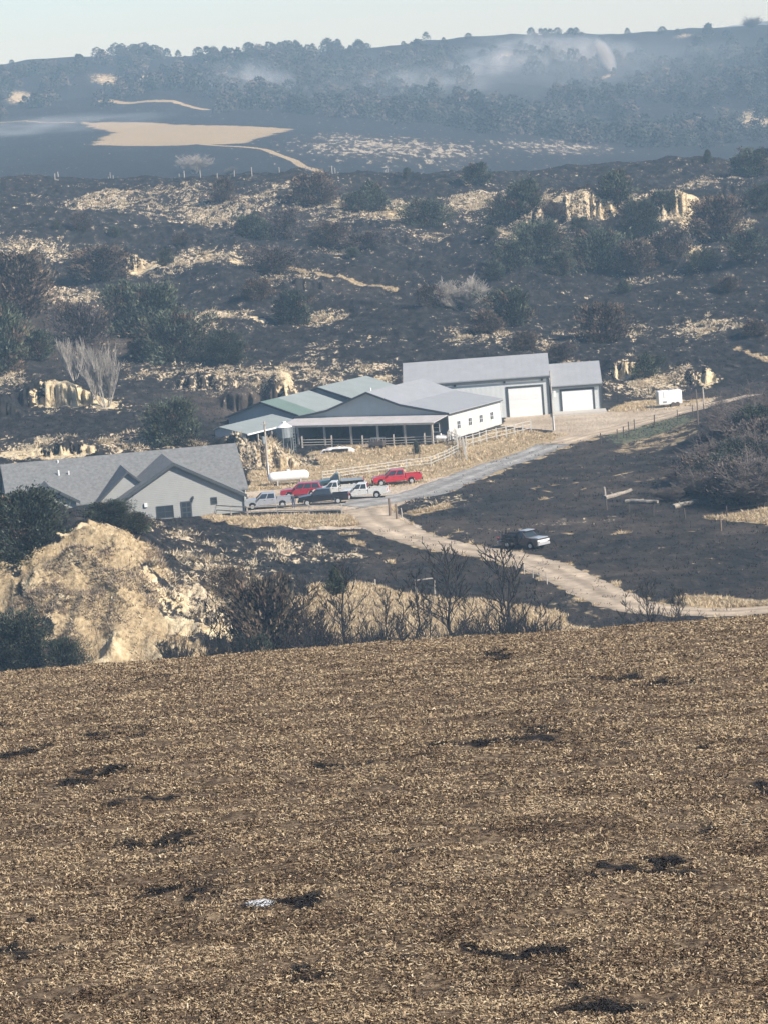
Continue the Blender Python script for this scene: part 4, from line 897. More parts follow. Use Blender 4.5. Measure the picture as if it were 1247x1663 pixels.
MAT['wall_dark'] = paint('shade_dark_boards', (.05, .055, .06), .9, .3, 1.5)  # near-black boards carry the shade of the deep stalls in their colour
MAT['trim'] = paint('dark_slate_trim', (.065, .075, .08), .6, .08)
MAT['white'] = paint('white_paint', (.78, .79, .78), .5, .04)
MAT['doorwhite'] = paint('white_sectional_door', (.80, .82, .81), .5, .03, .7, ribs=('Z', 1.1))
MAT['glass'] = paint('dark_window_glass', (.03, .04, .05), .12, .1, spec=.6)
MAT['wood'] = paint('weathered_wood', (.20, .155, .115), .9, .3, 5)
MAT['greywood'] = paint('grey_weathered_wood', (.42, .385, .335), .9, .2, 5)
MAT['vinyl'] = paint('white_fence_rail', (.52, .51, .47), .6, .08)
MAT['galv'] = paint('galvanised_steel', (.38, .42, .43), .35, .12, 3, metal=.5)
MAT['concrete'] = paint('pale_concrete', (.48, .45, .40), .9, .08, 2)
MAT['gravel'] = paint('grey_gravel', (.31, .30, .28), .95, .25, 1.6, bumpd=.03)
MAT['dirt'] = paint('tan_dirt', (.47, .38, .275), .95, .22, .9, bumpd=.03)
MAT['steel_dark'] = paint('rusty_steel', (.09, .075, .065), .7, .25, 4)
MAT['tarp'] = paint('white_tarp', (.62, .60, .58), .6, .2, 2)

for k_ in ('gravel', 'dirt'):
    t_ = MAT[k_].node_tree; b_ = t_.nodes['Principled BSDF']; src = b_.inputs['Base Color'].links[0].from_socket
    t_.links.new(mix(t_, 1.0, src, attr(t_, 'tint').outputs['Color'], 'MULTIPLY'), b_.inputs['Base Color'])
# ------------------------------------------------------------------ roads as draped sheets
def road(name, pts, mat, ruts=True, lift=.05, n_across=9, label=None):
    P = [hit(px, py, 290) for px, py, w in pts]; W = [w for _, _, w in pts]
    Q = []; 
    for i in range(len(P) - 1):
        p0, p1, p2, p3 = P[max(i - 1, 0)], P[i], P[i + 1], P[min(i + 2, len(P) - 1)]
        n = max(2, int((p2 - p1).length / .8))
        for k in range(n):
            t = k / n; q = .5 * ((2 * p1) + (p2 - p0) * t + (2 * p0 - 5 * p1 + 4 * p2 - p3) * t * t + (3 * p1 - p0 - 3 * p2 + p3) * t ** 3)
            Q.append((q.x, q.y, W[i] * (1 - t) + W[i + 1] * t))
    Q = np.array(Q); d = np.gradient(Q[:, :2], axis=0); d /= np.linalg.norm(d, axis=1)[:, None]; nr = np.stack([d[:, 1], -d[:, 0]], 1)
    V = []
    for j in range(n_across):
        s = (j / (n_across - 1) - .5); w = Q[:, 2] * (1 + .16 * perlin(np.arange(len(Q)) / 3.0, np.full(len(Q), j * 9.3), 5) * (abs(s) > .4))
        x = Q[:, 0] + nr[:, 0] * s * w; y = Q[:, 1] + nr[:, 1] * s * w
        V.append(np.stack([x, y, H(x, y) + lift * (1 if abs(s) < .45 else .35) - (.03 if ruts and 0.15 < abs(s) < .3 else 0)], 1))
    V = np.stack(V, 1).reshape(-1, 3); k = np.arange(len(Q) - 1)[:, None] * n_across
    F = np.concatenate([k + np.array([[j, j + 1, n_across + j + 1, n_across + j]]) for j in range(n_across - 1)], 0)
    return link(name, mesh_np(name, V, F, 4, mat, smooth=True, col=np.tile(np.array([[.72] * 3, [.95] * 3, [1.12] * 3, [.80] * 3, [.78] * 3, [1.12] * 3, [.95] * 3, [.82] * 3, [.7] * 3])[:n_across], (len(Q), 1)) * (.9 + .25 * fbm(V[:, 0] / 3, V[:, 1] / 4, 44, 2))[:, None]), kind='structure')
road('dirt_road', [(598, 826, 5.5), (612, 845, 5.6), (650, 866, 5.4), (720, 886, 4.8), (800, 899, 4.6), (868, 916, 4.6), (930, 942, 4.6), (985, 970, 4.8), (1040, 988, 4.6), (1120, 994, 4.4), (1210, 993, 4.4), (1330, 984, 4.4)], MAT['dirt'])
road('gravel_road', [(560, 822, 6.5), (622, 812, 7.5), (690, 800, 6.5), (742, 780, 5.6), (790, 762, 5.0), (840, 745, 4.6), (900, 722, 4.4)], MAT['gravel'])
road('ranch_track', [(900, 722, 4.4), (945, 710, 4.4), (1000, 698, 4.4), (1060, 682, 4.2), (1110, 668, 4.0), (1165, 655, 4.0), (1230, 640, 4.0)], MAT['dirt'], lift=.06)

# ------------------------------------------------------------------ buildings
def roof_from(profile, y0, y1, ov, ovy, axis='y', lift=.04, th=.14):
    (xa, ha), (xb, hb_) = profile[0], profile[1]; k = (hb_ - ha) / (xb - xa); P = [(xa - ov, ha - ov * k)] + list(profile[1:-1])
    (xc, hc), (xd, hd) = profile[-2], profile[-1]; k = (hd - hc) / (xd - xc); P.append((xd + ov, hd + ov * k))
    poly = [(x, h + lift) for x, h in P] + [(x, h + lift + th) for x, h in reversed(P)]
    mb = MB(); mb.prism(poly, y0 - ovy, y1 + ovy, axis=axis); return mb, P
def gable_walls(profile, y0, y1, axis='y', base=-.4):
    mb = MB(); poly = [(profile[0][0], base)] + list(profile) + [(profile[-1][0], base)]; mb.prism(poly, y0, y1, axis=axis); return mb
def rake(P, y, parent, mat=None, w=.3, th=.10, name='roof_trim'):
    mb = MB()
    poly = [(x, h + .19) for x, h in P] + [(x, h - w + .1) for x, h in reversed(P)]
    mb.prism(poly, y - th, y - .003); return mb.build(name, mat or MAT['trim'], parent)
def window(parent, c, w, h, normal='-y', frame=MAT['white'], n=1, name='window', gl=None):
    """opening on a wall; frame bars proud of the wall, pane set in"""
    e = MB(); d = .06; hw, hh, f = w / 2, h / 2, .07
    def B(mb, cx, cz, sx, sz, dep, off):
        if normal == '-y': mb.box((c[0] + cx, c[1] - off, c[2] + cz), (sx, dep, sz))
        elif normal == '+x': mb.box((c[0] + off, c[1] + cx, c[2] + cz), (dep, sx, sz))
    for sx in (-1, 1): B(e, sx * (hw + f / 2), 0, f, h + 2 * f, d, .03)
    for sz in (-1, 1): B(e, 0, sz * (hh + f / 2), w, f, d, .03)
    for k in range(1, n): B(e, -hw + w * k / n, 0, f * .7, h, d, .028)
    B(e, 0, 0, w, f * .5, d * .8, .026)
    o = e.build(name, frame, parent)
    g = MB(); B(g, 0, 0, w, h, .03, .008); g.build('pane', gl or MAT['glass'], o); return o

def corner(px, py, D, z):       # world XY under a picture point at distance D
    p = at(px, py, D); return Vector((p.x, p.y, z))
# --- grey house
R_ = math.radians
hs = empty('ranch_house', corner(397, 832, 400, -47.9), R_(10), label='long grey ranch house with shingled gable roofs behind the loess bluff', cat='house')
W1 = [(-14.8, 2.5), (-7.9, 6.55), (0, 2.25)]
mainp = [(4.2, 2.5), (11.8, 6.95), (19.4, 2.5)]
gable_walls(mainp, -26.9, .9, axis='x').build('wall', MAT['wall_grey'], hs)
mb, _ = roof_from(mainp, -26.9, .9, .5, .35, axis='x'); rm = mb.build('roof', MAT['shingle'], hs)
pp = MB(); pp.tube([(-20.6, 9.0, 5.0), (-20.6, 9.0, 6.1)], .10, 8); pp.build('vent_pipe', MAT['white'], rm)
pp = MB(); pp.tube([(-19.4, 9.0, 5.0), (-19.4, 9.0, 5.9)], .09, 8); pp.build('vent_pipe', MAT['white'], rm)
pp = MB(); pp.tube([(-20.4, 11.2, 6.3), (-20.4, 11.2, 7.1)], .09, 8); pp.build('vent_pipe', MAT['white'], rm)
gable_walls(W1, 0, 9.0).build('gable_wing_wall', MAT['wall_grey'], hs)
mb, P = roof_from(W1, 0, 11.2, .45, .40); o = mb.build('gable_wing_roof', MAT['shingle'], hs); rake(P, -.40, hs)
W2 = [(-16.7, 2.6), (-13.1, 5.8), (-9.5, 2.6)]
gable_walls(W2, 2.4, 9).build('small_wing_wall', MAT['wall_grey'], hs)
mb, P = roof_from(W2, 2.4, 10.4, .3, .30, lift=.05); mb.build('small_wing_roof', MAT['shingle'], hs); rake(P, 2.1, hs, w=.22)
W3 = [(-25.4, 3.1), (-22.4, 4.9), (-19.4, 3.1)]
gable_walls(W3, 2.2, 8.4).build('porch_gable_wall', MAT['wall_grey'], hs)
mb, P = roof_from(W3, 2.2, 9.2, .45, .40); mb.build('porch_gable_roof', MAT['shingle'], hs); rake(P, 1.8, hs)
window(hs, (-9.3, 0, 1.0), 1.9, 1.3, n=2, frame=MAT['trim'])
window(hs, (-3.45, 0, 1.75), .62, .7, frame=MAT['trim'])
dr = MB(); dr.box((-6.75, -.05, .95), (1.25, .09, 2.1)); dr = dr.build('door', MAT['trim'], hs)
dg = MB()
for i in range(2):
    for j in range(3): dg.box((-7.02 + i * .54, -.105, .38 + j * .62), (.44, .02, .5))
dg.build('door_glass', MAT['glass'], dr)
m = MB(); m.box((-11.5, -.1, 2.0), (.35, .2, .45)); m.build('meter_box', MAT['white'], hs)
m = MB(); m.box((-5.9, -.16, 2.35), (.15, .3, .35)); m.bar((-5.95, -.1, 1.8), (-5.95, -.1, 2.3), .05); m.build('wall_lamp', MAT['trim'], hs)
m = MB(); m.tube([(.12, -.12, 2.2), (.06, -.1, 1.9), (.06, -.1, -.2)], .07, 6); m.build('downspout', MAT['trim'], hs)
m = MB(); m.box((.94, 6.2, 1.0), (.06, 3.6, 2.3)); m.build('sunlit_side_panel', MAT['white'], hs)  # white panel paints sunlit brightness onto the grey side wall
m = MB(); m.box((1.2, 9.0, 1.9), (.5, 1.1, .12)); m.box((1.2, 9.0, 1.4), (.35, .8, .5)); m.build('wall_unit', MAT['white'], hs)

# --- grey barn with open-fronted stalls
bc = corner(730, 713, 459.5, -47.25)
ba = empty('stall_barn', bc, R_(-28), label='large grey barn with an open shaded porch across its front and a cream right wall', cat='barn')
AP = [(-23.2, 3.55), (-18.4, 4.35), (-12, 6.7), (-7, 4.9), (0, 3.6)]
m = MB(); m.prism([(-23.2, 3.0)] + AP + [(0, 3.0)], -.02, .16); m.build('front_gable', MAT['wall_barn'], ba)
m = MB(); m.prism([(-23.2, -.4)] + AP + [(0, -.4)], 16.2, 16.35); m.build('back_wall', MAT['wall_barn'], ba)
m = MB(); m.box((-.06, 8.1, 1.6), (.12, 16.1, 4.0)); m.build('right_wall', MAT['wall_cream'], ba)
m = MB(); m.box((-23.14, 8.1, 1.58), (.12, 16.1, 3.9)); m.build('left_wall', MAT['wall_barn'], ba)
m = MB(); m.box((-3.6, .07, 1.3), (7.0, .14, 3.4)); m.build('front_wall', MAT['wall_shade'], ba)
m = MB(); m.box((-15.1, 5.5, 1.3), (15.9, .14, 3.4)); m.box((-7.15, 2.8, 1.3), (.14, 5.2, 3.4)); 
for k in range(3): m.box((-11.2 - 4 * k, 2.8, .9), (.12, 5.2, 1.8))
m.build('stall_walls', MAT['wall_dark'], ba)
mb, P = roof_from(AP, 0, 16.3, .35, .35); rf = mb.build('roof', MAT['roof_grey_y'], ba); rake(P, -.35, ba, w=.2)
m = MB(); m.tube([(-13.6, 4, 5.9), (-13.6, 4, 7.0)], .12, 8); m.build('vent_pipe', MAT['white'], rf)
m = MB(); m.prism([(-4.6, 2.95), (.05, 3.52), (.05, 3.42), (-4.6, 2.85)], -23.4, .1, axis='x'); m.build('porch_roof', MAT['roof_tan'], ba)
m = MB(); m.box((-11.6, -4.63, 2.80), (23.4, .06, .26)); m.build('porch_beam', MAT['greywood'], ba)
for k in range(6):
    m = MB(); m.box((-.35 - 4.08 * k, -4.4, 1.2), (.24, .24, 3.3)); m.build('post', MAT['greywood'], ba)
window(ba, (-1.9, -.02, 1.75), .85, 1.15, n=1)
for k, yy in enumerate((2.9, 6.4, 9.8, 13.2)): window(ba, (0, yy, 1.75), .95, 1.0, normal='+x', n=2)
m = MB(); m.box((.05, 8.2, 3.52), (.5, 16.6, .16)); m.build('eave_trim', MAT['trim'], ba)
m = MB(); m.box((.02, -.06, 1.5), (.12, .10, 4.1)); m.build('corner_trim', MAT['white'], ba)

def green_barn(apex_px, D, z, half, h, he, depth, label, two=False, left=None, cat='barn'):
    o = empty('green_roof_barn', corner(apex_px[0], apex_px[1], D, z), R_(-28), label=label, cat=cat)
    prof = [(-half, he), (0, h), (half, he)]
    gable_walls(prof, 0, depth).build('wall', MAT['wall_barn'], o)
    if two:
        mb, P = roof_from(prof, 0, 4.6, .4, .35); mb.v = [(x, (y if y < 1 else 4.6), z_) for x, y, z_ in mb.v]; mb.build('roof_front', MAT['roof_green_dark'], o)
        mb, P = roof_from(prof, 4.6, depth, .4, .0); mb.build('roof_rear', MAT['roof_green'], o)
    else:
        mb, P = roof_from(prof, 0, depth, .4, .35); mb.build('roof', MAT['roof_green'], o)
    rake(P, -.35, o, w=.22); return o
green_barn((426, 660), 481, -46.6, 5.6, 4.4, 2.5, 14, 'green-roofed barn left of the large grey barn, its roof darker at the front', two=True)
green_barn((518, 638), 495, -46.9, 5.9, 5.0, 3.1, 14.6, 'pale green-roofed barn rearmost behind the large grey barn')
sc_ = empty('open_shed', corner(358, 695, 463, -47.0), R_(-28), label='low open shed with pale green roof and pale posts left of the feed bin', cat='shed')
m = MB(); m.prism([(-.9, 3.25), (0, 3.55), (4.3, 2.5), (4.3, 2.38), (0, 3.42), (-.9, 3.12)], -.3, 14.5); m.build('roof', MAT['roof_green'], sc_)
m = MB(); m.prism([(-.8, -1), (-.8, 3.1), (0, 3.38), (3.9, 2.4), (3.9, -1)], 0, .12); m.build('end_wall', MAT['wall_cream'], sc_)
m = MB(); m.box((-.74, 7, 1.0), (.12, 13.9, 4.0)); m.build('back_wall', MAT['wall_dark'], sc_)
for yy in (3.2, 7.0, 10.5, 13.6):
    m = MB(); m.box((3.95, yy, .9), (.2, .2, 3.1)); m.build('post', MAT['greywood'], sc_)
m = MB(); m.box((4.33, 7.1, 2.36), (.05, 14.6, .2)); m.build('eave_trim', MAT['white'], sc_)

# --- tall metal shop and its garage
sh = empty('machine_shop', corner(893, 670, 483, -46.95), R_(-2), label='tall light grey metal machine shop with one big white overhead door', cat='shop building')
SP = [(0, 5.45), (7.5, 7.85), (15, 5.45)]
gable_walls(SP, -20.2, 0, axis='x').build('wall', MAT['wall_shop'], sh)
mb, _ = roof_from(SP, -20.2, 0, .35, .3, axis='x'); mb.build('roof', MAT['roof_grey'], sh)
m = MB(); m.box((-10.1, -.4, 5.24), (20.7, .06, .26)); m.build('eave_trim', MAT['trim'], sh)
def big_door(parent, x0, x1, h, y=-.02):
    f = MB(); w = .28
    f.box((x0 - w / 2, y - .04, h / 2 + w / 2 - .1), (w, .10, h + w + .2)); f.box((x1 + w / 2, y - .04, h / 2 + w / 2 - .1), (w, .10, h + w + .2)); f.box(((x0 + x1) / 2, y - .04, h + w / 2), (x1 - x0, .10, w))
    f = f.build('door_frame', MAT['trim'], parent); d = MB(); d.box(((x0 + x1) / 2, y - .015, h / 2 - .1), (x1 - x0, .05, h + .2)); 
    n = int(h / .6)
    for k in range(n): d.box(((x0 + x1) / 2, y - .045, .12 + k * .6), (x1 - x0 - .04, .02, .52))
    d.build('overhead_door', MAT['doorwhite'], parent)
big_door(sh, -5.75, -1.05, 3.95)
m = MB(); m.box((-16.0, -.04, 4.2), (.9, .06, 1.4)); m.build('loft_door', MAT['trim'], sh)
window(sh, (-17.6, 0, 4.05), .7, .6)
for x in (-13.2, -6.2, -.9): m = MB(); m.box((x, -.1, 4.9), (.28, .2, .28)); m.build('flood_lamp', MAT['trim'], sh)
m = MB(); m.box((-.1, -.05, 2.6), (.26, .06, 5.3)); m.build('corner_trim', MAT['trim'], sh)
m = MB(); m.box((-7.35, -.07, .95), (.95, .08, 2.1)); m.build('walk_door', MAT['white'], sh)
ga = empty('garage', corner(905, 671, 483.3, -46.95), R_(-2), label='smaller grey metal garage with white overhead door at the right end of the tall shop', cat='garage')
GP = [(0, 3.8), (7.4, 6.2), (14.8, 3.8)]
gable_walls(GP, -.75, 6.3, axis='x').build('wall', MAT['wall_shop'], ga)
mb, _ = roof_from(GP, -.6, 6.3, .35, .25, axis='x'); mb.build('roof', MAT['roof_grey'], ga)
m = MB(); m.box((2.9, -.4, 3.62), (7.2, .06, .22)); m.build('eave_trim', MAT['trim'], ga)
big_door(ga, .75, 5.1, 3.0)
m = MB(); m.box((6.2, -.05, 1.7), (.24, .07, 3.7)); m.build('corner_trim', MAT['trim'], ga)
m = MB(); m.box((3.0, -2.2, .0), (7.6, 4.2, .34)); o = m.build('concrete_apron', MAT['concrete'], None, kind='structure'); o.matrix_world = Matrix.Translation(ga.location) @ Matrix.Rotation(R_(-2), 4, 'Z')

# ------------------------------------------------------------------ feed bin, tanks, trailer
def wp(px, py, Dmin=300): return hit(px, py, Dmin)
p = corner(464, 716, 458, -47.1)
fb_ = empty('feed_bin', p, 0, label='galvanised cone-bottomed feed bin on legs at the left front of the large barn', cat='feed bin')
m = MB(); m.tube([(0, 0, 1.0), (0, 0, 2.0), (0, 0, 3.4), (0, 0, 3.42)], [.12, 1.05, 1.05, 1.08], 16); m.build('hopper', MAT['galv'], fb_)
m = MB(); m.tube([(0, 0, 3.42), (0, 0, 3.9), (0, 0, 4.0), (0, 0, 4.15)], [1.1, .34, .30, .28], 16); m.build('lid', MAT['white'], fb_)
for k in range(6):
    a = k * math.pi / 3 + .3; m = MB(); m.bar((1.07 * math.cos(a), 1.07 * math.sin(a), -.2), (1.07 * math.cos(a), 1.07 * math.sin(a), 3.3), .1); m.build('leg', MAT['galv'], fb_)
m = MB(); m.bar((1.1, -.6, 0), (1.1, -.6, 3.6), .05); m.bar((1.35, -.3, 0), (1.35, -.3, 3.6), .05)
for k in range(9): m.bar((1.1, -.6, .3 + .38 * k), (1.35, -.3, .3 + .38 * k), .035)
m.build('ladder', MAT['galv'], fb_)
def tank(name, p, L, r, rz, label, hz_):
    o = empty(name, p, rz, label=label, cat='propane tank')
    pts, rs_ = [], []
    for k in range(6): a = math.pi / 2 * k / 5; pts.append((-L / 2 + r - r * math.cos(a) * 1.0, 0, hz_)); rs_.append(max(.02, r * math.sin(a)))
    for k in range(6): a = math.pi / 2 * (1 - k / 5); pts.append((L / 2 - r + r * math.cos(a), 0, hz_)); rs_.append(max(.02, r * math.sin(a)))
    m = MB(); m.tube(pts, rs_, 18); m.build('tank_shell', MAT['white'], o, smooth=True)
    m = MB(); m.tube([(0, 0, hz_ + r - .05), (0, 0, hz_ + r + .22)], r * .3, 10); m.build('valve_dome', MAT['white'], o)
    for s in (-1, 1): m = MB(); m.box((s * L * .28, 0, (hz_ - r * .6) / 2), (.18, r * 1.5, hz_ - r * .6)); m.build('saddle', MAT['concrete'], o)
    return o
p = wp(470, 787); tank('propane_tank', p, 5.2, .66, R_(8), 'long white propane tank on saddles beside the wooden utility pole', 1.05)
p = corner(716, 715, 456.5, -47.15); tank('propane_tank', p, 1.75, .36, R_(-10), 'short white propane tank at the right corner of the barn porch', .62)
p = wp(1087, 660)
tr = empty('cargo_trailer', p, R_(4), label='small white enclosed cargo trailer parked beside the ranch track', cat='trailer')
m = MB(); m.box((0, 0, 1.32), (3.35, 1.9, 1.9)); m.build('trailer_body', MAT['white'], tr, bevel=.1)
m = MB(); m.box((.2, 0, 2.32), (.5, .5, .12)); m.build('roof_vent', MAT['galv'], tr)
m = MB(); m.box((-1.7, 0, 1.3), (.04, 1.5, 1.6)); m.build('rear_door', MAT['galv'], tr)
m = MB(); m.box((-.9, -.97, 1.75), (.03, .04, .9)); m.box((-.8, -.97, .75), (.55, .03, .22)); m.build('door_seam', MAT['galv'], tr)
for s in (-1, 1):
    for xx in (.35, .95):
        m = MB(); m.tube([(xx, s * .98 - .1, .33), (xx, s * .98 + .08, .33)], .33, 14); m.build('wheel', MAT['steel_dark'], tr)
m = MB(); m.bar((1.7, .5, .45), (2.9, 0, .45), .09); m.bar((1.7, -.5, .45), (2.9, 0, .45), .09); m.bar((2.7, 0, .45), (2.7, 0, 0), .08); m.build('drawbar', MAT['steel_dark'], tr)

# ------------------------------------------------------------------ vehicles
CARM = {}
def carpaint(nm, c, rough=.3, metal=.0):
    m, t, b = new_mat(nm); v = pos(t, world_space=False); n = noise(t, v, 5, 4)
    t.links.new(ramp(t, n, [(.35, tuple(x * .8 for x in c)), (.7, c)]), b.inputs['Base Color']); b.inputs['Roughness'].default_value = rough; b.inputs['Metallic'].default_value = metal
    b.inputs['Specular IOR Level'].default_value = .5; b.inputs['Coat Weight'].default_value = .4; return m
for nm, c in {'red': (.50, .025, .04), 'maroon': (.33, .02, .045), 'white': (.72, .72, .69), 'silver': (.36, .38, .41), 'black': (.018, .02, .026), 'teal': (.035, .075, .085), 'rust': (.07, .05, .045)}.items(): CARM[nm] = carpaint(nm + '_car_paint', c)
MAT['tyre'] = paint('black_rubber', (.02, .02, .02), .85, .2); MAT['rim'] = paint('steel_rim', (.55, .56, .57), .3, .1, metal=.4); MAT['blackplastic'] = paint('black_plastic', (.025, .025, .027), .6, .1)
MAT['lamp'] = paint('lamp_glass', (.75, .75, .72), .2, .05); MAT['tail'] = paint('red_lamp_glass', (.45, .02, .02), .3, .05)
def arch_profile(x0, x1, zb, ztop_pts, wheels, r):
    """side outline: bottom edge from x0 to x1 with wheel arches, then top points back from x1 to x0"""
    P = [(x0, zb + .12)]
    for wx_ in sorted(wheels):
        if x0 < wx_ < x1:
            P.append((max(x0, wx_ - r), zb))
            for k in range(1, 8): a = math.pi * (1 - k / 8); P.append((wx_ + r * math.cos(a), zb + .02 + r * .98 * math.sin(a)))
            P.append((min(x1, wx_ + r), zb))
    P.append((x1, zb + .12)); return P + ztop_pts
def vehicle(name, px, py, heading, paintm, label, kind='crew', L=5.8, cat='pickup truck', Dmin=300, cabcol=None, front=None):
    p = hit(px, py, Dmin); o = empty(name, (p.x, p.y, p.z), heading, label=label, cat=cat)
    W = 1.98; hwid = W / 2; F = L / 2; wf = F - 1.0; wr = -F + 1.25; r = .40; zb = .42
    body = CARM[paintm]; wheels = (wf, wr)
    belt, hoodz, roofz = 1.18, 1.13, 1.88
    if kind == 'suv': belt, hoodz, roofz = 1.12, 1.10, 1.82
    cabR = {'crew': -.95, 'ext': -.55, 'single': .15, 'suv': -F + .12}[kind]; cabF = F - 1.55
    # front clip and cab tub
    x0 = cabR if kind != 'suv' else -F
    top = [(F, .95), (F - .12, hoodz - .05), (F - .5, hoodz + .01), (cabF + .25, belt + .04), (cabF, belt + .06), (x0, belt + .03)]
    m = MB(); m.prism(arch_profile(x0, F, zb, top, wheels, r * 1.12), -hwid, hwid); m.build('body', body, o, bevel=.05)
    # greenhouse with inward lean
    gb = (x0 + .02, cabF + .12); gt_ = (x0 + (.12 if kind != 'suv' else .35), cabF - .65); t_ = .80
    vs = [(gb[0], -hwid + .04, belt), (gb[1], -hwid + .04, belt), (gb[1], hwid - .04, belt), (gb[0], hwid - .04, belt), (gt_[0], -hwid * t_, roofz), (gt_[1], -hwid * t_, roofz), (gt_[1], hwid * t_, roofz), (gt_[0], hwid * t_, roofz)]
    m = MB(); m.add(vs, [(0, 3, 2, 1), (4, 5, 6, 7), (0, 1, 5, 4), (1, 2, 6, 5), (2, 3, 7, 6), (3, 0, 4, 7)]); m.build('cab', CARM[cabcol] if cabcol else body, o, bevel=.06)
    def side_pt(s, u, v, off=.015):      # u along cab bottom/top 0..1, v up 0..1
        xb = gb[0] + (gb[1] - gb[0]) * u; xt = gt_[0] + (gt_[1] - gt_[0]) * u
        x = xb + (xt - xb) * v; y = s * ((hwid - .04) + (hwid * t_ - hwid + .04) * v + off); return (x, y, belt + (roofz - belt) * v)
    nw = {'crew': 2, 'ext': 2, 'single': 1, 'suv': 3}[kind]; span = (.04, .94)
    for s in (-1, 1):
        for k in range(nw):
            a = span[0] + (span[1] - span[0]) * (k + .06) / nw; b_ = span[0] + (span[1] - span[0]) * (k + .94) / nw
            q = [side_pt(s, a, .10), side_pt(s, b_, .10), side_pt(s, b_, .86), side_pt(s, a, .86)]; q2 = [(x, y - s * .03, z) for x, y, z in q]
            m = MB(); m.add(q + q2, [(0, 1, 2, 3), (7, 6, 5, 4), (0, 4, 5, 1), (1, 5, 6, 2), (2, 6, 7, 3), (3, 7, 4, 0)]); m.build('window', MAT['glass'], o)
    for nm, e, sg in (('windscreen', 1, 1), ('rear_window', 0, -1)):
        xb, xt = gb[e] + sg * .015, gt_[e] + sg * .015
        q = [(xb + (xt - xb) * v, y, belt + (roofz - belt) * v) for v, y in ((.1, -hwid * .82), (.1, hwid * .82), (.9, hwid * .72), (.9, -hwid * .72))]; q2 = [(x - sg * .03, y, z) for x, y, z in q]
        m = MB(); m.add(q + q2, [(0, 1, 2, 3), (7, 6, 5, 4), (0, 4, 5, 1), (1, 5, 6, 2), (2, 6, 7, 3), (3, 7, 4, 0)]); m.build(nm, MAT['glass'], o)
    if kind in ('crew', 'ext'):
        bt = [(cabR - .05, 1.24), (-F, 1.24)]
        for s in (-1, 1):
            m = MB(); m.prism(arch_profile(-F, cabR - .05, zb + .03, bt, (wr,), r * 1.12), s * hwid - (.1 if s > 0 else 0), s * hwid + (.1 if s < 0 else 0)); m.build('bed_side', body, o, bevel=.03)
        m = MB(); m.box(((cabR - F) / 2, 0, .78), (F + cabR - .12, W - .22, .08)); m.box((cabR - .12, 0, 1.0), (.06, W - .22, .45)); m.build('bed_floor', MAT['blackplastic'], o)
        m = MB(); m.box((-F + .04, 0, .93), (.09, W - .22, .58)); m.build('tailgate', body, o)
    if kind == 'single':     # flat deck
        m = MB(); m.box(((cabR - F - .1) / 2, 0, 1.0), (F + cabR - .2, W + .1, .12)); m.box((cabR - .14, 0, 1.4), (.08, W - .2, .75)); m.build('flat_deck', MAT['galv'] if paintm == 'teal' else MAT['blackplastic'], o)
        m = MB(); m.box(((cabR - F) / 2, 0, .72), (F + cabR, .8, .3)); m.build('chassis', MAT['blackplastic'], o)
    for wx_ in wheels:
        for s in (-1, 1):
            m = MB(); m.tube([(wx_, s * (hwid - .26), r), (wx_, s * (hwid - .22), r), (wx_, s * (hwid - .03), r), (wx_, s * (hwid + .01), r)], [r * .9, r, r, r * .9], 18); w_ = m.build('wheel', MAT['tyre'], o)
            m = MB(); m.tube([(wx_, s * (hwid - .02), r), (wx_, s * (hwid + .03), r)], [r * .62, r * .52], 14); m.build('rim', MAT['rim'], w_)
    m = MB(); m.box((F + .03, 0, .56), (.16, W * .96, .26)); m.build('front_bumper', MAT['blackplastic'] if paintm in ('red', 'black', 'silver') else MAT['rim'], o, bevel=.03)
    m = MB(); m.box((-F - .06, 0, .60), (.16, W * .94, .22)); m.build('rear_bumper', MAT['rim'] if paintm != 'red' else MAT['blackplastic'], o, bevel=.03)
    m = MB(); m.box((F + .012, 0, .86), (.05, W * .62, .26)); m.build('grille', front or MAT['blackplastic'], o)
    for s in (-1, 1):
        m = MB(); m.box((F + .005, s * hwid * .80, .90), (.06, .3, .2)); m.build('headlight', MAT['lamp'], o)
        m = MB(); m.box((-F - .012, s * (hwid - .12), 1.0), (.06, .16, .34)); m.build('taillight', MAT['tail'], o)
        m = MB(); m.box((cabF - .25, s * (hwid + .14), belt + .12), (.12, .22, .24)); m.build('mirror', MAT['blackplastic'], o, bevel=.02)
        m = MB(); m.box(((wf + wr) / 2, s * (hwid - .02), .40), (wf - wr - 1.1, .12, .06)); m.build('side_step', MAT['blackplastic'] if paintm != 'white' else MAT['rim'], o)
        m = MB(); 
        for k in range(2 if kind in ('crew', 'ext', 'suv') else 1): m.box((cabF - .95 - k * .9, s * (hwid + .012), 1.05), (.18, .03, .04))
        m.build('door_handle', MAT['blackplastic'], o)
    return o
PI = math.pi
vehicle('pickup_truck', 645, 787, PI + .05, 'red', 'bright red pickup truck parked apart on the grass beside the gravel road', 'crew', 5.9)
vehicle('pickup_truck', 592, 809, PI - .12, 'white', 'white extended cab pickup truck in the front row of parked vehicles', 'ext', 5.7)
vehicle('pickup_truck', 555, 793, PI + .03, 'teal', 'dark teal single cab pickup truck with a pale flat deck behind the white pickup', 'single', 5.6)
vehicle('pickup_truck', 527, 819, PI - .03, 'black', 'black pickup truck parked between the person and the white pickup', 'crew', 5.9)
vehicle('pickup_truck', 437, 825, PI + .03, 'silver', 'silver grey crew cab pickup truck next to the corner of the grey house', 'crew', 5.8)
vehicle('station_wagon', 491, 808, PI - .05, 'maroon', 'dark red sport utility wagon parked between the white tank and the black pickup', 'suv', 5.0, cat='car')
vehicle('glint_pickup', 545, 806, PI - .10, 'white', 'white pickup added behind the black one, standing in for its windscreen reflection', 'ext', 5.2)  # added pickup, its white stands for the windscreen reflection of the black one
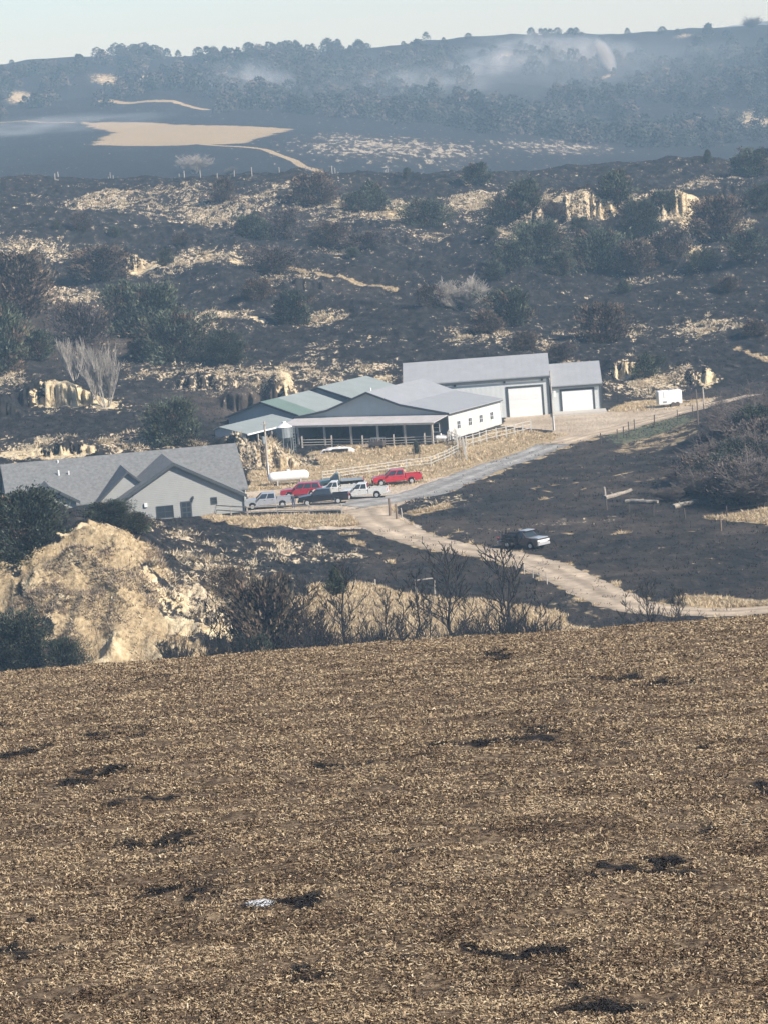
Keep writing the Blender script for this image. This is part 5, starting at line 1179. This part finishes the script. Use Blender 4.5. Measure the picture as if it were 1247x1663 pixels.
old = vehicle('old_pickup', 850, 890, -.75, 'rust', 'burnt-looking old dark pickup with white hood and front standing on the black pasture', 'single', 5.4, cat='pickup truck', cabcol='rust', front=MAT['white'])
m = MB(); m.box((2.0, 0, 1.17), (1.35, 1.7, .10)); m.build('hood', CARM['silver'], old, bevel=.03)
m = MB(); m.box((.52, 0, 1.90), (.95, 1.45, .06)); m.build('roof_panel', CARM['silver'], old)
m = MB(); m.tube([(-2.3, 0, 1.1), (-2.3, 0, 1.32)], .42, 14); m.build('spare_tyre', MAT['tyre'], old)
m = MB(); m.tube([(-2.2, .55, 1.25), (-.6, .55, 1.3)], .28, 10); m.tube([(-2.0, -.45, 1.22), (-.5, -.5, 1.25)], .22, 10); m.build('bed_load', MAT['blackplastic'], old)

# ------------------------------------------------------------------ person standing between the trucks
def person(p, rz, label, h=1.82, jacket=(.03, .035, .05), trousers=(.05, .07, .12)):
    J = {'pelvis': (0, 0, .95), 'waist': (0, 0, 1.08), 'chest': (0, .01, 1.32), 'neck': (0, 0, 1.50), 'head0': (0, -.01, 1.58), 'head1': (0, -.015, 1.70), 'head2': (0, 0, 1.79)}
    V = []; E = []; Rr = []; idx = {}
    def add(n, c, r, par=None):
        idx[n] = len(V); V.append(c); Rr.append(r)
        if par is not None: E.append((idx[par], idx[n]))
    add('pelvis', J['pelvis'], (.17, .12)); add('waist', J['waist'], (.15, .11), 'pelvis'); add('chest', J['chest'], (.18, .125), 'waist'); add('neck', J['neck'], (.065, .065), 'chest')
    add('h0', J['head0'], (.075, .085), 'neck'); add('h1', J['head1'], (.085, .10), 'h0'); add('h2', J['head2'], (.05, .06), 'h1')
    for s, n in ((-1, 'l'), (1, 'r')):
        add('hip' + n, (s * .10, 0, .88), (.10, .11), 'pelvis'); add('knee' + n, (s * .12, -.03, .50), (.065, .07), 'hip' + n); add('ankle' + n, (s * .14, .01, .09), (.045, .05), 'knee' + n); add('toe' + n, (s * .15, -.17, .04), (.045, .035), 'ankle' + n)
        add('sh' + n, (s * .20, 0, 1.42), (.075, .075), 'chest'); add('el' + n, (s * .27, .02, 1.14), (.05, .05), 'sh' + n); add('wr' + n, (s * .27, -.10, .92), (.032, .032), 'el' + n); add('hand' + n, (s * .265, -.13, .83), (.03, .02), 'wr' + n)
        for f in range(5):
            L = (.07, .08, .085, .08, .055)[f]; add('f%d%s' % (f, n), (s * .265 + (f - 2) * .016 * s, -.135 - (.03 if f == 4 else 0), .83 - L), (.009, .009), 'hand' + n)
    me = bpy.data.meshes.new('person'); me.from_pydata([(x * h / 1.82, y * h / 1.82, z * h / 1.82) for x, y, z in V], E, [])
    o = bpy.data.objects.new('person', me); COL.objects.link(o)
    sk = o.modifiers.new('skin', 'SKIN'); ss = o.modifiers.new('sub', 'SUBSURF'); ss.levels = 1; ss.render_levels = 1
    for i, rr in enumerate(Rr): me.skin_vertices[0].data[i].radius = rr; me.skin_vertices[0].data[i].use_root = (i == 0)
    m, t, b = new_mat('clothes_and_skin'); tc = t.nodes.new('ShaderNodeTexCoord'); sx = t.nodes.new('ShaderNodeSeparateXYZ'); t.links.new(tc.outputs['Object'], sx.inputs[0])
    rp = ramp(t, mth(t, 'DIVIDE', sx.outputs[2], 2.0), [(0, (.6, .6, .58)), (.06, trousers), (.47, jacket), (.76, (.42, .27, .2)), (.865, (.04, .03, .025))])
    rp.node.color_ramp.interpolation = 'CONSTANT'; t.links.new(rp, b.inputs['Base Color'])
    me.materials.append(m); o.location = p; o.rotation_euler = (0, 0, rz)
    return tag(o, label, 'person')
p = hit(478, 827, 300); person(p, .3, 'person in dark jacket and dark trousers standing between the silver and the black pickup')

# ------------------------------------------------------------------ poles
def upole(px, py, D, top_h, label, arm=True, box=True, light=False, r=.13):
    p = corner(px, py, D, 0); p.z = h1(p.x, p.y) - .3
    o = empty('utility_pole', p, 0, label=label, cat='utility pole')
    m = MB(); m.tube([(0, 0, 0), (0, 0, top_h)], [r, r * .7], 8); m.build('pole', MAT['greywood'], o)
    if box: m = MB(); m.tube([(-.28, -.1, top_h * .62), (-.28, -.1, top_h * .62 + .9)], .2, 10); m.build('transformer', MAT['galv'], o)
    if arm: m = MB(); m.bar((-.5, -.12, top_h - .35), (.5, -.12, top_h - .35), .1); m.build('crossarm', MAT['greywood'], o)
    if light: m = MB(); m.box((.45, -.1, top_h * .62), (.35, .3, .8)); m.bar((0, 0, top_h * .66), (.45, 0, top_h * .66), .06); m.build('yard_lamp', MAT['white'], o)
    m = MB(); m.tube([(.06, -.14, .2), (.06, -.14, 2.2)], .07, 6); m.build('conduit', MAT['white'], o)
    return o
upole(437, 780, 431, 7.4, 'grey wooden utility pole with a small transformer beside the long white tank', r=.16)
upole(899, 703, 462, 8.4, 'slim utility pole with white yard lamp before the joint of shop and garage', arm=False, box=False, light=True, r=.12)
upole(432, 720, 452, 4.2, 'short grey post left of the feed bin', arm=False, box=False)

# ------------------------------------------------------------------ fences
def fence(name, pts, label, post_every=2.4, post=(.14, 1.3), rails=(.45, .8, 1.15), railw=.12, mat='vinyl', Dmin=300, cat='fence', D=None, wire=False, jit=0):
    P = [corner(px, py, d, 0) if (d := (q[2] if len(q) > 2 else None)) else hit(px, py, Dmin) for q in pts for px, py in [q[:2]]]
    for q in P: q.z = h1(q.x, q.y)
    o = empty(name, P[0], 0, label=label, cat=cat); O = P[0]
    pp_ = []
    for a, b in zip(P[:-1], P[1:]):
        n = max(1, round((b - a).length / post_every))
        for k in range(n): q = a.lerp(b, k / n); q.z = h1(q.x, q.y); pp_.append(q)
    pp_.append(P[-1])
    r = random.Random(len(pts) + int(P[0].x))
    for q in pp_:
        hh = post[1] * (1 + jit * r.uniform(-1, .6)); m = MB(); m.bar((0, 0, -.2), (jit * r.uniform(-.3, .3), jit * r.uniform(-.3, .3), hh), post[0]); w = m.build('post', MAT[mat], o); w.location = q - O
    for z in rails:
        m = MB()
        for a, b in zip(pp_[:-1], pp_[1:]): m.bar(a - O + Vector((0, -post[0] / 2 - .02, z)), b - O + Vector((0, -post[0] / 2 - .02, z)), .03 if not wire else .015, railw if not wire else .015)
        m.build('rail' if not wire else 'wire', MAT[mat] if not wire else MAT['steel_dark'], o)
    return o
fence('rail_fence', [(525, 781), (600, 771), (660, 762), (700, 757), (722, 748), (744, 737)], 'white rail fence running from behind the teal pickup up to the corral corner', 2.6, (.12, 1.25), (.4, .78, 1.15), .07)
fence('rail_fence', [(744, 737), (741, 716), (735, 708)], 'short run of white board fence along the left side of the corral lane', 1.7, (.15, 1.45), (.5, 1.2), .07)
fence('rail_fence', [(757, 748), (752, 728), (729, 716)], 'white post fence forming the lane below the barn corner', 2.0, (.15, 1.5), (.5, .9, 1.3), .08)
fence('rail_fence', [(757, 728), (790, 718), (822, 711), (862, 701)], 'row of tall white fence posts below the cream barn wall', 2.3, (.16, 1.6), (.5, 1.0, 1.45), .06)
fence('split_rail_fence', [(270, 838), (300, 836), (350, 835), (403, 838), (452, 836), (503, 836), (556, 835)], 'wooden rail fence along the slope edge before the grey house and the parked trucks', 3.3, (.17, 1.2), (.5, 1.05), .13, mat='greywood')
fence('corral_fence', [(492, 727), (540, 726), (590, 726), (640, 724), (690, 722), (728, 720)], 'grey wooden corral fence in front of the open stall porch', 3.6, (.2, 1.55), (.35, .7, 1.05), .07, mat='greywood')
fence('wire_fence', [(975, 722), (1003, 718), (1030, 700), (1062, 690), (1100, 684), (1125, 676), (1143, 672)], 'wire fence on thin dark stakes along the green strip below the ranch track', 3.6, (.10, 1.5), (.5, .9, 1.3), mat='steel_dark', wire=True, jit=.25)
fence('wire_fence', [(838, 928), (851, 933), (865, 939), (888, 949)], 'sagging fence of pale stakes on the black slope below the dirt road', 2.6, (.08, 1.0), (.6, 1.1), mat='greywood', wire=True, jit=.3)
fence('wire_fence', [(985, 828), (1060, 838), (1112, 842), (1180, 843), (1260, 830)], 'old wire fence with short dark posts in front of the leafless tangle', 6, (.12, 1.2), (.6, 1.0), mat='steel_dark', wire=True, jit=.3)
fence('wire_fence', [(0, 297), (90, 292), (180, 290), (300, 288), (410, 286), (540, 282), (630, 280)], 'sparse line of thin fence stakes along the crest at the left', 14, (.16, 1.8), (1.2,), mat='greywood', wire=True, jit=.3, Dmin=800)
def posts(lst, mat='greywood'):
    for px, py, h, w, lab in lst:
        p = hit(px, py, 300); o = empty('fence_post', p, 0, label=lab, cat='post')
        m = MB(); m.tube([(0, 0, -.2), (.04, 0, h * .5), (0, 0, h)], [w / 2, w / 2, w * .4], 7); m.build('shaft', MAT[mat if 'dark' not in lab else 'wood'], o)
        m = MB(); m.tube([(0, 0, h), (0, 0, h + .05)], [w * .55, w * .3], 7); m.build('cap', MAT[mat if 'dark' not in lab else 'wood'], o)
posts([(633, 838, 2.0, .34, 'thick dark leaning gate post at the road fork'), (644, 844, 1.7, .26, 'pale round gate post right of the dark one at the road fork'), (982, 810, 1.3, .22, 'single white marker post on the black pasture left of the pale logs'),
       (1142, 658, 2.4, .22, 'pale square post beside the ranch track right of the cargo trailer'), (652, 842, 1.1, .15, 'short pale stub post right of the gate posts'), (1170, 862, 1.5, .2, 'short dark post at the corner of the pale pasture on the right'),
       (1133, 690, 4.6, .16, 'tall dark charred stake left of the tangle top'), (672, 746, 1.9, .12, 'thin dark stake in the yard grass, left of a pair'), (681, 747, 1.9, .12, 'thin dark stake in the yard grass, right of a pair')])
def gateframe(x0, x1, yb, yt, D, label, low=False):
    a = corner(x0, yb, D, 0); b = corner(x1, yb - 5, D, 0); a.z = h1(a.x, a.y); b.z = h1(b.x, b.y); t = at((x0 + x1) / 2, yt, D).z
    o = empty('gate_frame', a, 0, label=label, cat='gate'); v = b - a
    for q in (Vector((0, 0, 0)), v): m = MB(); m.bar(q - Vector((0, 0, .2)), Vector((q.x, q.y, t - a.z)), .14); m.build('post', MAT['greywood'], o)
    m = MB(); zt = t - a.z - (.5 if low else .07); m.bar((0, 0, zt), (v.x, v.y, zt + .1), .10); m.build('crossbar', MAT['greywood'], o)
gateframe(578, 610, 958, 942, 332, 'small pale gate frame at the top of the pale grass slope behind the dead trees', True)
gateframe(676, 706, 966, 940, 324, 'taller pale pipe gate frame among the dead trees left of the tallest')

# ------------------------------------------------------------------ logs, tarp, cart
MAT['log'] = paint('weathered_log', (.27, .24, .20), .9, .35, 3)
def log(px, py, L, r, rz, label, tilt=.0):
    p = hit(px, py, 300); o = empty('log', (p.x, p.y, p.z + r * .6), rz, label=label, cat='log'); rr = random.Random(px)
    pts = [(-L / 2 + L * k / 6, .12 * rr.uniform(-1, 1), tilt * (k / 6 - .5) * L + .05 * rr.uniform(-1, 1)) for k in range(7)]
    m = MB(); m.tube(pts, [r * (1 - .07 * k) * rr.uniform(.85, 1.1) for k in range(7)], 9); m.build('stem', MAT['log'], o)
    m = MB(); m.tube([pts[2], (pts[2][0] + .5, .7, r * .7)], [r * .4, r * .2], 6); m.build('branch_stub', MAT['log'], o)
log(1003, 806, 5.2, .34, R_(48), 'pale fallen log pointing up the slope left of the tangle', .05)
log(1042, 818, 4.2, .3, R_(-35), 'pale fallen log lying across the foot of the brush pile')
log(1112, 822, 4.0, .38, R_(40), 'thick pale log in front of the tangle of leafless trees', .05)
log(1225, 715, 3.0, .2, R_(80), 'broken pale branch on the tangle side near the right edge', .5)
p = corner(549, 728, 455, 0); p.z = h1(p.x, p.y)
bmv = MB(); rr = random.Random(4); nx_, ny_ = 14, 8
vs = []
for j in range(ny_):
    for i in range(nx_):
        a, b = i / (nx_ - 1) * 2 - 1, j / (ny_ - 1) * 2 - 1
        vs.append((a * 2.4, b * 1.2, max(0, .62 * (1 - a * a) ** .6 * (1 - b * b) ** .5 + .10 * rr.uniform(-1, 1)) if abs(a) < 1 and abs(b) < 1 else -.05))
bmv.add(vs, [(j * nx_ + i, j * nx_ + i + 1, (j + 1) * nx_ + i + 1, (j + 1) * nx_ + i) for j in range(ny_ - 1) for i in range(nx_ - 1)])
tp = empty('covered_pile', p, R_(-10), label='low pile under a white and dark tarp behind the corral fence', cat='pile')
bmv.build('tarp', MAT['tarp'], tp)
m = MB(); m.box((.5, -1.1, .22), (2.2, .5, .44)); m.box((-1.2, -1.0, .16), (1.2, .4, .3), mi=0); m.build('dark_sheet', MAT['blackplastic'], tp)
p = corner(613, 728, 455, 0); p.z = h1(p.x, p.y)
ct = empty('feed_cart', p, R_(-15), label='dark grey feed cart with raised rails behind the corral fence', cat='cart')
m = MB(); m.box((0, 0, .75), (2.0, 1.2, .7)); m.build('cart_box', MAT['steel_dark'], ct, bevel=.03)
for s in (-1, 1):
    for xx in (-.7, .7): m = MB(); m.tube([(xx, s * .6, .3), (xx, s * .72, .3)], .3, 12); m.build('wheel', MAT['tyre'], ct)
    m = MB(); m.bar((-1, s * .58, 1.45), (1, s * .58, 1.45), .06); [m.bar((x, s * .58, 1.0), (x, s * .58, 1.45), .05) for x in (-1, -.3, .3, 1)]; m.build('side_rail', MAT['galv'], ct)

# ------------------------------------------------------------------ smoke
def smoke(px, py, D, rx, ry, rz_, dens, label, thr=(.42, .7), ns=2.0, tilt=0):
    c = at(px, py, D); me = bpy.data.meshes.new('smoke'); import bmesh
    bm = bmesh.new(); bmesh.ops.create_icosphere(bm, subdivisions=3, radius=1.0); bm.to_mesh(me); bm.free()
    me.materials.append(volume_mat('drifting_smoke', dens, (.78, .88, 1.0), ns, thr))
    o = link('smoke', me, kind='stuff', label=label); o.location = c; o.scale = (rx, ry, rz_); o.rotation_euler = (0, tilt, 0); return o
_sc = hit(993, 117, 1500)
smoke(982, 90, _sc.y - 8, 5, 8, 12, .6, 'thin white smoke column rising from the far wooded hill', (.36, .6), 1.5, -.45)
smoke(940, 92, 2180, 42, 50, 16, .022, 'drifting smoke left of the smoke column', (.36, .7), 2.2)
smoke(850, 85, 2200, 50, 60, 16, .026, 'drifting smoke over the middle of the far hill')
smoke(800, 110, 2050, 40, 60, 14, .022, 'low smoke in the hollow of the far hill')
smoke(400, 150, 1950, 32, 50, 22, .030, 'blue smoke patch on the left of the far hill')
smoke(640, 155, 1900, 60, 60, 18, .018, 'faint smoke in front of the far woods')
smoke(1200, 60, 2450, 60, 80, 14, .02, 'blue smoke over the right of the far skyline')
smoke(60, 205, 1650, 70, 60, 6, .012, 'thin smoke lying along the edge of the pale field')
smoke(760, 135, 1880, 150, 110, 24, .0022, 'broad thin smoke veil over the middle of the far woods', (.36, .7), 2.4)
smoke(1010, 105, 2000, 90, 90, 22, .0028, 'soft smoke veil over the right of the far woods', (.36, .7), 2.4)
